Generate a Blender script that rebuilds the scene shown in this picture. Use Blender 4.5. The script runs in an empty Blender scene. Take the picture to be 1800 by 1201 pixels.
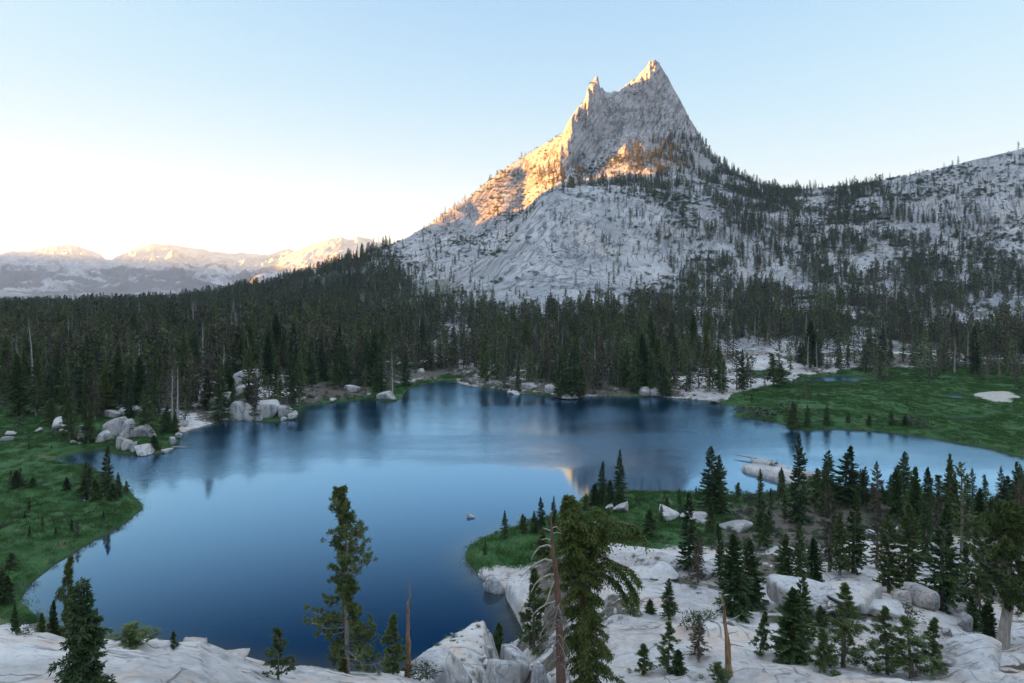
import bpy, math, random
import numpy as np
from mathutils import Vector

R_ = math.radians
SC = bpy.context.scene
COL = SC.collection

# ------------------------------------------------------------------ camera, sky, sun, exposure
HC, F, CX, HY = 42.0, 1200.0, 900.0, 485.0      # eye height over the lake (m), focal length in px, centre, horizon row
cam_d = bpy.data.cameras.new('camera')
cam = bpy.data.objects.new('camera', cam_d); COL.objects.link(cam)
cam.location = (0, 0, HC); cam.rotation_euler = (R_(90), 0, 0)
cam_d.sensor_width = 36.0; cam_d.lens = 24.0
cam_d.shift_y = -(600.5 - HY) / 1800.0
cam_d.clip_start = 0.5; cam_d.clip_end = 60000
SC.camera = cam

SKY_GAIN = .55
SUN_EL, SUN_AZ = R_(3.2), R_(-88)               # azimuth from +Y, clockwise: the sun stands low on the left
world = bpy.data.worlds.new('World'); SC.world = world; world.use_nodes = True
wn = world.node_tree; wn.nodes.clear()
w_out = wn.nodes.new('ShaderNodeOutputWorld'); w_bg = wn.nodes.new('ShaderNodeBackground')
w_sky = wn.nodes.new('ShaderNodeTexSky'); w_sky.sky_type = 'NISHITA'
w_sky.sun_disc = False; w_sky.sun_elevation = SUN_EL; w_sky.sun_rotation = SUN_AZ
w_sky.altitude = 2900; w_sky.air_density = 1.0; w_sky.dust_density = 0.6; w_sky.ozone_density = 1.5
w_bg.inputs['Strength'].default_value = 0.15
# soft shoulder on the sky's brightness, as in the photograph: 1 - exp(-a x) per channel
def w_math(op, a, b=None):
    m = wn.nodes.new('ShaderNodeMath'); m.operation = op
    for k, v in enumerate((a, b)):
        if v is None: continue
        if isinstance(v, (int, float)): m.inputs[k].default_value = v
        else: wn.links.new(v, m.inputs[k])
    return m.outputs[0]
w_sp = wn.nodes.new('ShaderNodeSeparateColor'); w_cb = wn.nodes.new('ShaderNodeCombineColor'); wn.links.new(w_sky.outputs[0], w_sp.inputs[0])
w_ch = [w_math('SUBTRACT', 1.0, w_math('EXPONENT', w_math('MULTIPLY', w_sp.outputs[k], -a))) for k, a in enumerate((1.33, 1.42, 2.1))]
w_ch[2] = w_math('MAXIMUM', w_ch[2], w_math('MULTIPLY', w_ch[0], .97))
# overhead the sky is mixed to a brighter blue, added to fill the shade
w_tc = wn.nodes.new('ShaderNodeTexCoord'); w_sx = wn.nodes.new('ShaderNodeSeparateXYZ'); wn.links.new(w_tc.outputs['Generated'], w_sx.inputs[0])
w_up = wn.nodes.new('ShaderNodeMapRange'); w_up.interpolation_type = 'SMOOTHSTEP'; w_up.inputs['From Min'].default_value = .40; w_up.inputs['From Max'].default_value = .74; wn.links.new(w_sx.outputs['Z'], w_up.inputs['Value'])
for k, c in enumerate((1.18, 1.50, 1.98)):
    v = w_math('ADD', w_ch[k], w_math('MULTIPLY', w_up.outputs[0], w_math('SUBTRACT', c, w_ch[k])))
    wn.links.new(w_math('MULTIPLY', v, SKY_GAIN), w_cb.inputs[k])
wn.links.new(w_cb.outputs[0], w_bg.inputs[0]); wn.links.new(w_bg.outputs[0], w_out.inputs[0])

sun_d = bpy.data.lights.new('sun', 'SUN'); sun_d.energy = 5.0; sun_d.angle = R_(0.5); sun_d.color = (1.0, 0.42, 0.085)
sun = bpy.data.objects.new('sun', sun_d); COL.objects.link(sun)
S_DIR = Vector((math.sin(SUN_AZ) * math.cos(SUN_EL), math.cos(SUN_AZ) * math.cos(SUN_EL), math.sin(SUN_EL)))
sun.rotation_euler = (-S_DIR).to_track_quat('-Z', 'Y').to_euler()
SC.view_settings.view_transform = 'Standard'; SC.view_settings.look = 'None'
SC.view_settings.exposure = 3.6; SC.view_settings.gamma = 1.0
SC.render.engine = 'CYCLES'
SC.cycles.use_denoising = True
SC.cycles.max_bounces = 5; SC.cycles.diffuse_bounces = 2; SC.cycles.glossy_bounces = 3
SC.cycles.volume_bounces = 1; SC.cycles.transparent_max_bounces = 4

# ------------------------------------------------------------------ small helpers
def P(px, py, d):
    return (d * (px - CX) / F, d, HC + d * (HY - py) / F)
def Yz(d, y):
    return HC + d * (HY - y) / F
def dist0(y):
    return HC * F / (y - HY)
def P0(px, py):
    d = dist0(py); return ((px - CX) / F * d, d)

def hsh(ix, iy, seed):
    with np.errstate(over='ignore'):
        h = (ix.astype(np.int64) * 374761393 + iy.astype(np.int64) * 668265263 + seed * 1442695041) & 0xffffffff
        h = ((h ^ (h >> 13)) * 1274126177) & 0xffffffff
        h = (h ^ (h >> 16)) & 0xffffff
    return h / 16777215.0
def vnoise(x, y, seed=0):
    x = np.asarray(x, float); y = np.asarray(y, float)
    ix = np.floor(x); iy = np.floor(y); fx = x - ix; fy = y - iy
    ux = fx * fx * fx * (fx * (fx * 6 - 15) + 10); uy = fy * fy * fy * (fy * (fy * 6 - 15) + 10)
    ix = ix.astype(np.int64); iy = iy.astype(np.int64)
    a = hsh(ix, iy, seed); b = hsh(ix + 1, iy, seed); c = hsh(ix, iy + 1, seed); d = hsh(ix + 1, iy + 1, seed)
    return 2 * ((a * (1 - ux) + b * ux) * (1 - uy) + (c * (1 - ux) + d * ux) * uy) - 1
def fbm(x, y, seed=0, oct=4, gain=.5):
    t = 0; a = 1; f = 1; n = 0
    for i in range(oct):
        t = t + a * vnoise(x * f + 17.3 * i, y * f - 9.1 * i, seed + i); n += a; a *= gain; f *= 2.03
    return t / n
def ridged(x, y, seed=0, oct=4, gain=.5):
    t = 0; a = 1; f = 1; n = 0
    for i in range(oct):
        t = t + a * (1 - 2 * np.abs(vnoise(x * f + 17.3 * i, y * f - 9.1 * i, seed + i))); n += a; a *= gain; f *= 2.03
    return t / n
def sstep(a, b, x):
    t = np.clip((x - a) / (b - a), 0, 1); return t * t * (3 - 2 * t)

def make_mesh(name, verts, faces, mats=(), smooth=True, mat_idx=None, attrs=None):
    """verts (n,3); faces (m,k) array or list of such arrays with different k"""
    me = bpy.data.meshes.new(name)
    verts = np.asarray(verts, np.float32)
    fl = faces if isinstance(faces, list) else [faces]
    fl = [np.asarray(f, np.int32) for f in fl if len(f)]
    loops = np.concatenate([f.ravel() for f in fl]); tot = np.concatenate([np.full(len(f), f.shape[1], np.int32) for f in fl])
    me.vertices.add(len(verts)); me.vertices.foreach_set('co', verts.ravel())
    me.loops.add(len(loops)); me.loops.foreach_set('vertex_index', loops)
    me.polygons.add(len(tot)); st = np.zeros(len(tot), np.int32); st[1:] = np.cumsum(tot)[:-1]
    me.polygons.foreach_set('loop_start', st); me.polygons.foreach_set('loop_total', tot)
    if mat_idx is not None: me.polygons.foreach_set('material_index', np.asarray(mat_idx, np.int32))
    me.polygons.foreach_set('use_smooth', np.full(len(tot), smooth, bool))
    for m in mats: me.materials.append(m)
    me.update(calc_edges=True)
    for nm, (dom, typ, arr) in (attrs or {}).items():
        at = me.attributes.new(nm, typ, dom)
        at.data.foreach_set('value' if typ in ('FLOAT', 'INT') else 'color', np.asarray(arr, np.int32 if typ == 'INT' else np.float32).ravel())
    return me
def link(name, me, parent=None, loc=None):
    o = bpy.data.objects.new(name, me); COL.objects.link(o)
    if parent: o.parent = parent
    if loc is not None: o.location = loc
    return o
def tag(o, label=None, cat=None, group=None, kind=None):
    for k, v in (('label', label), ('category', cat), ('group', group), ('kind', kind)):
        if v: o[k] = v
    return o
def empty(name, loc, rz=0):
    o = bpy.data.objects.new(name, None); COL.objects.link(o)
    o.location = loc; o.rotation_euler = (0, 0, rz); o.empty_display_size = .3
    return o

# ------------------------------------------------------------------ materials
class NT:
    def __init__(s, name):
        s.m = bpy.data.materials.new(name); s.m.use_nodes = True; s.t = s.m.node_tree; s.t.nodes.clear()
        s.out = s.n('ShaderNodeOutputMaterial')
    def n(s, typ, **kw):
        nd = s.t.nodes.new(typ)
        for k, v in kw.items(): setattr(nd, k, v)
        return nd
    def l(s, a, b): s.t.links.new(a, b)
    def put(s, sock, v):
        if hasattr(v, 'is_linked') or hasattr(v, 'node'): s.l(v, sock)
        else: sock.default_value = v
    def pos(s): return s.n('ShaderNodeNewGeometry').outputs['Position']
    def normal_z(s):
        x = s.n('ShaderNodeSeparateXYZ'); s.l(s.n('ShaderNodeNewGeometry').outputs['Normal'], x.inputs[0]); return x.outputs['Z']
    def scale(s, v, k, off=(0, 0, 0), rot=(0, 0, 0)):
        m = s.n('ShaderNodeMapping'); s.l(v, m.inputs['Vector']); m.inputs['Scale'].default_value = k if hasattr(k, '__len__') else (k, k, k)
        m.inputs['Location'].default_value = off; m.inputs['Rotation'].default_value = rot
        return m.outputs[0]
    def noise(s, v, sc=1, det=4, rough=.55, dist=0):
        x = s.n('ShaderNodeTexNoise'); s.l(v, x.inputs['Vector']); x.inputs['Scale'].default_value = sc
        x.inputs['Detail'].default_value = det; x.inputs['Roughness'].default_value = rough; x.inputs['Distortion'].default_value = dist
        return x.outputs['Fac']
    def vor(s, v, sc=1, feat='DISTANCE_TO_EDGE'):
        x = s.n('ShaderNodeTexVoronoi', feature=feat); s.l(v, x.inputs['Vector']); x.inputs['Scale'].default_value = sc
        return x.outputs['Distance']
    def ramp(s, f, a, b, lo=0., hi=1.):
        x = s.n('ShaderNodeMapRange', interpolation_type='SMOOTHSTEP'); s.l(f, x.inputs['Value'])
        x.inputs['From Min'].default_value = a; x.inputs['From Max'].default_value = b
        x.inputs['To Min'].default_value = lo; x.inputs['To Max'].default_value = hi
        return x.outputs[0]
    def math(s, op, a, b=0.):
        x = s.n('ShaderNodeMath', operation=op); s.put(x.inputs[0], a); s.put(x.inputs[1], b); return x.outputs[0]
    def mix(s, f, a, b, mode='MIX'):
        x = s.n('ShaderNodeMix', data_type='RGBA', blend_type=mode)
        s.put(x.inputs[0], f)
        for sock, v in ((x.inputs[6], a), (x.inputs[7], b)):
            if isinstance(v, tuple): sock.default_value = (*v, 1)
            else: s.l(v, sock)
        return x.outputs[2]
    def attr(s, name):
        return s.n('ShaderNodeAttribute', attribute_name=name)
    def bump(s, h, dist=.1, strength=1., normal=None):
        b = s.n('ShaderNodeBump'); s.l(h, b.inputs['Height']); b.inputs['Distance'].default_value = dist; b.inputs['Strength'].default_value = strength
        if normal: s.l(normal, b.inputs['Normal'])
        return b.outputs[0]
    def vadd(s, a, b, k=1.):
        m = s.n('ShaderNodeVectorMath', operation='SCALE'); s.l(b, m.inputs[0]); m.inputs['Scale'].default_value = k
        x = s.n('ShaderNodeVectorMath', operation='ADD'); s.l(a, x.inputs[0]); s.l(m.outputs[0], x.inputs[1]); return x.outputs[0]
    def bsdf(s, col, rough=.8, normal=None, spec=.3, **kw):
        b = s.n('ShaderNodeBsdfPrincipled')
        if isinstance(col, tuple): b.inputs['Base Color'].default_value = (*col, 1)
        else: s.l(col, b.inputs['Base Color'])
        s.put(b.inputs['Roughness'], rough); b.inputs['Specular IOR Level'].default_value = spec
        if normal: s.l(normal, b.inputs['Normal'])
        for k, v in kw.items(): s.put(b.inputs[k.replace('_', ' ')], v)
        s.l(b.outputs[0], s.out.inputs['Surface'])
        return b

def granite_nodes(q, k, crack=1.0, dark=(.27, .25, .232), light=(.56, .515, .465), warm=(.50, .355, .255), warm_amt=.5, streak_rot=(0, 0, 0)):
    """colour and bump-height sockets of bare granite; k = size of the pattern in metres"""
    p = q.pos()
    warp = q.n('ShaderNodeTexNoise'); q.l(p, warp.inputs['Vector']); warp.inputs['Scale'].default_value = .22 / k; warp.inputs['Detail'].default_value = 3
    pw = q.vadd(p, warp.outputs['Color'], 1.4 * k)
    big = q.noise(p, .06 / k, 6, .62)
    fine = q.noise(p, 1.1 / k, 8, .65)
    col = q.mix(q.ramp(big, .36, .66), dark, light)
    col = q.mix(q.math('MULTIPLY', q.ramp(q.noise(q.scale(p, 1, (31, 7, 3)), .13 / k, 6, .65), .47, .68), warm_amt), col, warm)
    mot = q.noise(q.scale(p, 1, (13, 3, 8)), .42 / k, 7, .68)
    col = q.mix(q.ramp(mot, .52, .68, 0, .55), col, (.20, .195, .195))
    col = q.mix(q.ramp(fine, .4, .75, 0, .5), col, (.54, .53, .515))
    tan = q.noise(q.scale(p, 1, (61, 12, 5)), .30 / k, 8, .72)
    col = q.mix(q.ramp(tan, .46, .70, 0, .55), col, (.40, .335, .27))
    # dark weathering streaks that run down steep faces
    st = q.noise(q.scale(p, (1 / k, 1 / k, .09 / k), rot=streak_rot), .5, 5, .6, .6)
    steep = q.ramp(q.normal_z(), 1.0, .7)
    col = q.mix(q.math('MULTIPLY', q.math('MULTIPLY', q.ramp(st, .5, .66), steep), .8), col, (.13, .13, .138))
    # lichen and soil patches
    li = q.noise(q.scale(p, 1, (3, 77, 5)), .9 / k, 7, .72)
    col = q.mix(q.ramp(li, .54, .68, 0, .6), col, (.14, .137, .13))
    # joints: long wandering cracks in two directions, present only here and there
    def seam(rot, sc, wdt, off, a, b):
        v = q.noise(q.scale(pw, sc, off, rot), 1, 2.5, .5)
        ln = q.ramp(q.math('ABSOLUTE', q.math('SUBTRACT', v, .5)), 0., wdt, 1, 0)
        return q.math('MULTIPLY', ln, q.ramp(q.noise(q.scale(p, 1, off), .10 / k, 4, .6), a, b))
    j1 = seam((.2, .1, .6), (.03 / k, .30 / k, .22 / k), .012, (3, 1, 7), .44, .56)
    j2 = seam((.1, .3, -.5), (.30 / k, .035 / k, .2 / k), .012, (31, 5, 2), .47, .59)
    j3 = seam((.15, .1, 1.25), (.06 / k, .75 / k, .5 / k), .014, (11, 25, 9), .50, .62)
    j = q.math('MULTIPLY', q.math('MAXIMUM', q.math('MAXIMUM', j1, j2), j3), crack)
    col = q.mix(q.math('MULTIPLY', j, .68), col, (.075, .066, .06))
    h = q.math('SUBTRACT', q.math('ADD', fine, q.math('MULTIPLY', big, 2.)), q.math('MULTIPLY', j, .8))
    return col, h, fine

def mat_boulder(name, warm_amt=.55, k=.55, crack=.9):
    q = NT(name)
    col, h, fine = granite_nodes(q, k, crack=crack, warm_amt=warm_amt, warm=(.42, .31, .24), dark=(.20, .19, .18), light=(.46, .435, .41))
    q.bsdf(col, .85, q.bump(h, .10 * k, .8)); return q.m

def mat_ground():
    q = NT('lakeside_ground'); p = q.pos()
    rock, h, fine = granite_nodes(q, .8, warm_amt=.75, crack=1.0)
    a = q.attr('mask'); sep = q.n('ShaderNodeSeparateColor'); q.l(a.outputs['Color'], sep.inputs[0])
    g1 = q.noise(p, .12, 6, .65); g2 = q.noise(p, 1.6, 6, .7); g3 = q.noise(q.scale(p, (1, .35, 1)), .35, 6, .7)
    grass = q.mix(q.ramp(g1, .35, .65), (.018, .062, .010), (.038, .098, .018))
    grass = q.mix(q.ramp(g3, .55, .75, 0, .6), grass, (.075, .105, .035))
    grass = q.mix(q.ramp(g2, .4, .75, 0, .6), grass, (.012, .028, .008))
    grass = q.mix(q.ramp(q.noise(q.scale(p, (1, .5, 1), (7, 9, 1)), .16, 7, .75), .56, .68, 0, .6), grass, (.095, .10, .04))
    grass = q.mix(q.ramp(q.noise(q.scale(p, 1, (3, 1, 9)), .5, 7, .8), .58, .68, 0, .7), grass, (.05, .040, .022))
    dirt = q.mix(q.ramp(g2, .35, .7), (.055, .042, .03), (.15, .12, .09))
    grass = q.mix(q.ramp(q.noise(q.scale(p, (1, .5, 1), (7, 9, 1)), .16, 7, .75), .56, .68, 0, .6), grass, (.095, .10, .04))
    grass = q.mix(q.ramp(q.noise(q.scale(p, 1, (3, 1, 9)), .5, 7, .8), .58, .68, 0, .7), grass, (.05, .040, .022))
    dirt = q.mix(q.ramp(g1, .5, .65, 0, .7), dirt, (.035, .05, .022))
    # the edges of each cover are broken up by noise
    brk = q.math('MULTIPLY', q.math('SUBTRACT', q.noise(p, .7, 7, .7), .5), 1.5)
    mg = q.ramp(q.math('ADD', sep.outputs['Green'], brk), .42, .58)
    md = q.ramp(q.math('ADD', sep.outputs['Blue'], brk), .40, .60)
    ms = q.ramp(q.math('ADD', sep.outputs['Red'], q.math('MULTIPLY', brk, .4)), .40, .60)
    col = q.mix(md, rock, dirt)
    col = q.mix(mg, col, grass)
    col = q.mix(ms, col, q.mix(q.ramp(g2, .4, .6), (.40, .36, .30), (.30, .265, .215)))
    wet = q.n('ShaderNodeSeparateXYZ'); q.l(p, wet.inputs[0])
    col = q.mix(q.ramp(wet.outputs['Z'], .28, .08, 0, .8), col, (.035, .028, .02))
    hh = q.math('ADD', h, q.math('MULTIPLY', g2, 1.5))
    q.bsdf(col, .88, q.bump(hh, .12, .8)); return q.m

def mat_mountain():
    q = NT('mountain_granite'); p = q.pos()
    rock, h, fine = granite_nodes(q, 9.0, crack=.8, warm_amt=.5, dark=(.20, .197, .195), light=(.50, .475, .445), streak_rot=(0, .5, 0))
    mid, h2, f2 = granite_nodes(q, 2.2, crack=.9, warm_amt=.35, dark=(.19, .187, .185), light=(.51, .485, .455))
    col = q.mix(.5, rock, mid)
    am = q.attr('mask')                          # alpha of the mask: how bare and ice-polished the slab is
    clean = q.mix(q.ramp(q.noise(q.scale(p, 1, (5, 5, 40)), .02, 6, .6), .35, .65), (.25, .247, .245), (.44, .42, .395))
    col = q.mix(q.math('MULTIPLY', am.outputs['Alpha'], .8), col, clean)
    def along_slope(ln, off):
        m = q.n('ShaderNodeMapping', vector_type='TEXTURE'); q.l(p, m.inputs['Vector']); m.inputs['Rotation'].default_value = (R_(-50), 0, R_(-32)); m.inputs['Scale'].default_value = ln; m.inputs['Location'].default_value = off
        return m.outputs[0]
    gate = q.ramp(q.noise(q.scale(p, 1, (70, 3, 9)), .012, 3), .30, .55)
    s1 = q.noise(along_slope((5, 5, 90), (0, 0, 0)), 1, 6, .62, .4); s2 = q.noise(along_slope((1.6, 1.6, 40), (9, 0, 4)), 1, 5, .6, .3)
    stk = q.math('MULTIPLY', q.math('MAXIMUM', q.ramp(s1, .48, .62), q.ramp(s2, .54, .70, 0, .8)), gate)
    col = q.mix(q.math('MULTIPLY', stk, .8), col, (.10, .10, .107))
    sm = q.ramp(q.math('ABSOLUTE', q.math('SUBTRACT', q.noise(along_slope((16, 16, 120), (3, 7, 1)), 1, 3, .5), .5)), 0., .014, 1, 0)
    col = q.mix(q.math('MULTIPLY', sm, .8), col, (.05, .05, .05))
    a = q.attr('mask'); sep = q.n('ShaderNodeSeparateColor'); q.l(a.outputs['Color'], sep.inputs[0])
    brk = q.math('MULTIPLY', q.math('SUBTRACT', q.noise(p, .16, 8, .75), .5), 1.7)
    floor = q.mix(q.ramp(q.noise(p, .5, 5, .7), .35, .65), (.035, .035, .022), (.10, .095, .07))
    green = q.mix(q.ramp(q.noise(p, .3, 6, .7), .35, .65), (.04, .055, .025), (.22, .215, .19))
    scr = q.mix(q.ramp(q.noise(p, .35, 8, .8), .38, .62), (.12, .11, .09), (.40, .39, .37))
    col = q.mix(q.ramp(q.math('ADD', sep.outputs['Blue'], brk), .38, .62), col, scr)
    col = q.mix(q.ramp(q.math('ADD', sep.outputs['Green'], brk), .38, .62), col, green)
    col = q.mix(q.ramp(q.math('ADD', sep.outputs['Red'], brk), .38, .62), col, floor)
    hh = q.math('SUBTRACT', q.math('ADD', q.math('MULTIPLY', h, 3.), h2), q.math('ADD', q.math('MULTIPLY', stk, 1.2), sm))
    q.bsdf(col, .9, q.bump(hh, .6, .8)); return q.m

def mat_far():
    q = NT('distant_rock'); p = q.pos()
    n1 = q.noise(p, .0016, 9, .66, .3); n2 = q.noise(q.scale(p, 1, (999, 3, 77)), .004, 8, .7)
    z = q.n('ShaderNodeSeparateXYZ'); q.l(p, z.inputs[0])
    col = q.mix(q.ramp(n2, .35, .65), (.20, .195, .19), (.38, .365, .345))
    wood = q.math('ADD', n1, q.ramp(z.outputs['Z'], 300, -20, -.16, .10))
    col = q.mix(q.ramp(wood, .48, .56, 0, .85), col, (.06, .068, .066))
    q.bsdf(col, .9, q.bump(n2, 24, .8)); return q.m

def mat_water():
    q = NT('lake_water'); p = q.pos()
    # breeze-roughened zone on the far half, calm near half
    z = q.n('ShaderNodeSeparateXYZ'); q.l(p, z.inputs[0])
    wob = q.noise(q.scale(p, (.02, .03, 1)), 1, 4, .6)
    edge = q.math('ADD', z.outputs['Y'], q.math('MULTIPLY', q.math('SUBTRACT', wob, .5), 55))
    edge = q.math('ADD', edge, q.math('MULTIPLY', q.math('MINIMUM', z.outputs['X'], 0.), -.26))
    wind = q.ramp(edge, 138, 176)
    patch = q.ramp(q.noise(q.scale(p, (.010, .05, 1), (5, 2, 0)), 1, 4, .6), .35, .62, .45, 1.)
    wind = q.math('MULTIPLY', wind, patch)
    rough = q.math('ADD', q.math('MULTIPLY', wind, .10), .03)
    r1 = q.noise(q.scale(p, (1.6, 2.6, 1)), 1, 4, .6); r2 = q.noise(q.scale(p, (.35, .8, 1), (3, 8, 0)), 1, 3, .6)
    hgt = q.math('ADD', r1, q.math('MULTIPLY', r2, 1.2))
    b = q.n('ShaderNodeBump'); q.l(hgt, b.inputs['Height']); b.inputs['Distance'].default_value = .085
    q.l(q.math('ADD', q.math('MULTIPLY', wind, .85), .03), b.inputs['Strength'])
    df = q.n('ShaderNodeBsdfDiffuse'); df.inputs['Color'].default_value = (.001, .015, .042, 1)
    gl = q.n('ShaderNodeBsdfGlossy'); gl.inputs['Color'].default_value = (.50, .77, 1.0, 1); q.l(rough, gl.inputs['Roughness']); q.l(b.outputs[0], gl.inputs['Normal'])
    lw = q.n('ShaderNodeLayerWeight'); lw.inputs['Blend'].default_value = .5; q.l(b.outputs[0], lw.inputs['Normal'])
    refl = q.ramp(lw.outputs['Facing'], .52, .80, .012, .76)
    sh = q.attr('shallow'); shn = q.math('MULTIPLY', sh.outputs['Fac'], q.ramp(q.noise(p, .5, 5, .7), .2, .7, .5, 1.))
    q.l(q.mix(shn, (.0015, .018, .045), (.055, .052, .034)), df.inputs['Color'])
    mx = q.n('ShaderNodeMixShader'); q.l(refl, mx.inputs[0]); q.l(df.outputs[0], mx.inputs[1]); q.l(gl.outputs[0], mx.inputs[2]); q.l(mx.outputs[0], q.out.inputs['Surface'])
    return q.m

def mat_foliage(name, a, b, rough=.65):
    q = NT(name); t = q.attr('tint'); oi = q.n('ShaderNodeObjectInfo')
    f = q.math('ADD', q.math('MULTIPLY', t.outputs['Fac'], .45), q.math('MULTIPLY', oi.outputs['Random'], .55))
    col = q.mix(f, a, b)
    bs = q.bsdf(col, rough, None, .25)
    return q.m
def mat_bark(name, a, b, k=1.):
    q = NT(name); p = q.n('ShaderNodeTexCoord').outputs['Object']
    n = q.noise(q.scale(p, (7 * k, 7 * k, 1.1 * k)), 1, 6, .7)
    q.bsdf(q.mix(q.ramp(n, .35, .65), a, b), .9, q.bump(n, .05, .8)); return q.m
def mat_plain(name, col, rough=.7):
    q = NT(name); n = q.noise(q.n('ShaderNodeTexCoord').outputs['Object'], 14, 4)
    c2 = tuple(min(1, v * 1.5) for v in col)
    q.bsdf(q.mix(n, col, c2), rough); return q.m

M = dict(
    ground=mat_ground(), mountain=mat_mountain(), far=mat_far(), water=mat_water(),
    boulder=mat_boulder('boulder_granite'), boulder_warm=mat_boulder('warm_granite', .8),
    pine=mat_foliage('pine_needles', (.026, .048, .012), (.120, .150, .040)),
    fir=mat_foliage('fir_needles', (.016, .036, .012), (.080, .120, .034)),
    hem=mat_foliage('hemlock_needles', (.036, .056, .010), (.095, .115, .020)),
    wood_g=mat_foliage('forest_needles', (.014, .022, .010), (.125, .128, .055)),
    wood_b=mat_foliage('dull_needles', (.030, .030, .018), (.140, .115, .068)),
    dead=mat_foliage('dead_twigs', (.09, .075, .065), (.20, .175, .15), .9),
    shrub=mat_foliage('shrub_leaves', (.025, .042, .018), (.065, .085, .035)),
    bark=mat_bark('grey_brown_bark', (.085, .068, .055), (.20, .165, .135)),
    bark_red=mat_bark('red_brown_bark', (.07, .040, .028), (.17, .095, .065)),
    bark_pale=mat_bark('pale_bark', (.20, .165, .13), (.36, .31, .26)),
    snag=mat_bark('bleached_wood', (.20, .175, .155), (.40, .365, .33)),
    snag_o=mat_bark('weathered_orange_wood', (.12, .07, .04), (.36, .20, .10)),
)

# ------------------------------------------------------------------ the lake outline (photo row/column on the water plane -> metres)
LAKE_PX = [(250,893),(225,915),(190,940),(150,960),(110,985),(75,1010),(50,1030),(37,1050),(38,1065),(50,1078),(70,1090),(100,1105),(150,1125),
 (300,1150),(450,1180),(600,1195),(720,1190),(800,1180),(832,1165),(850,1153),(880,1150),(915,1151),(932,1140),(926,1115),(906,1075),(892,1045),
 (885,1030),(862,1022),(845,1016),(832,1000),(820,986),(816,976),(825,962),(845,948),(880,935),(905,925),(950,915),(990,902),(1010,888),(1025,874),
 (1060,869),(1130,868),(1200,866),(1240,869),(1290,873),(1330,872),(1376,864),(1380,855),(1377,849),(1392,840),(1410,834),(1440,838),(1480,860),
 (1515,870),(1560,868),(1610,872),(1640,881),(1700,888),(1740,886),(1765,862),(1790,838),(1830,828),(1860,818),(1800,805),(1740,790),(1680,778),(1620,768),
 (1560,760),(1520,757),(1470,755),(1420,757),(1385,755),(1375,745),(1340,738),(1300,734),(1283,730),(1305,725),(1342,723),(1340,720),(1300,715),(1270,711),(1230,705),(1180,700),(1150,698),
 (1100,698),(1060,697),(1030,698),(1008,703),(985,702),(965,697),(940,694),(920,694),(905,690),(880,685),(850,683),(825,679),(800,672),(780,668),
 (760,672),(735,678),(715,686),(703,702),(690,706),(668,705),(650,698),(620,705),(580,708),(540,713),(526,720),(522,738),(480,742),(420,740),(395,740),
 (365,748),(335,756),(315,766),(308,785),(285,797),(240,800),(195,796),(185,790),(150,793),(120,800),(92,811),(88,815),(120,818),(140,820),(165,829),
 (195,840),(215,855),(235,874),(247,886)]
LAKE = np.array([P0(*p) for p in LAKE_PX])
def pond(px, py, wpx, hpx, tilt=0., n=26, seed=1):
    rg = np.random.default_rng(seed); a = np.linspace(0, 2 * np.pi, n, endpoint=False)
    r = 1 + .22 * np.sin(3 * a + rg.random() * 6) + .14 * np.sin(5 * a + rg.random() * 6)
    return np.array([P0(px + wpx * np.cos(t) * k, py + hpx * np.sin(t) * k + tilt * np.cos(t) * hpx) for t, k in zip(a, r)])
PONDS = [pond(1470,669,64,6.5,seed=3), pond(1352,660,24,4,seed=9), pond(1675,700,26,4.5,.4,seed=4), pond(1625,733,26,2.4,.6,seed=7),
         pond(1690,737,30,3,seed=8), pond(79,848,5,3.5,-.8,seed=11), pond(150,880,5,7,seed=12), pond(95,901,5,2,seed=13), pond(117,899,5,1.6,seed=14), pond(25,897,8,2,seed=15)]

def sdf(poly, x, y):
    """signed distance, negative inside"""
    best = np.full(x.shape, 1e18); inside = np.zeros(x.shape, bool); n = len(poly)
    for i in range(n):
        x0, y0 = poly[i]; x1, y1 = poly[(i + 1) % n]; dx, dy = x1 - x0, y1 - y0
        t = np.clip(((x - x0) * dx + (y - y0) * dy) / (dx * dx + dy * dy + 1e-12), 0, 1)
        np.minimum(best, (x - x0 - t * dx) ** 2 + (y - y0 - t * dy) ** 2, out=best)
        if y0 != y1:
            c = (y0 > y) != (y1 > y)
            inside ^= c & (x < (x1 - x0) * (y - y0) / (y1 - y0) + x0)
    d = np.sqrt(best); return np.where(inside, -d, d)
def water_sd(x, y):
    x = np.asarray(x, float); y = np.asarray(y, float)
    out = np.full(x.shape, 60.0)
    near = (y > 40) & (y < 345)
    xs, ys = x[near], y[near]
    s = sdf(LAKE, xs, ys) + .35 * fbm(xs * .35, ys * .35, 5, 3) + .5 * fbm(xs * .09, ys * .09, 8, 2)
    for pd in PONDS:
        c = pd.mean(0); m = (np.abs(xs - c[0]) < 30) & (np.abs(ys - c[1]) < 30)
        if m.any(): s[m] = np.minimum(s[m], sdf(pd, xs[m], ys[m]) + .25 * fbm(xs[m] * .4, ys[m] * .4, 3, 3))
    out[near] = s; return out

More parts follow.
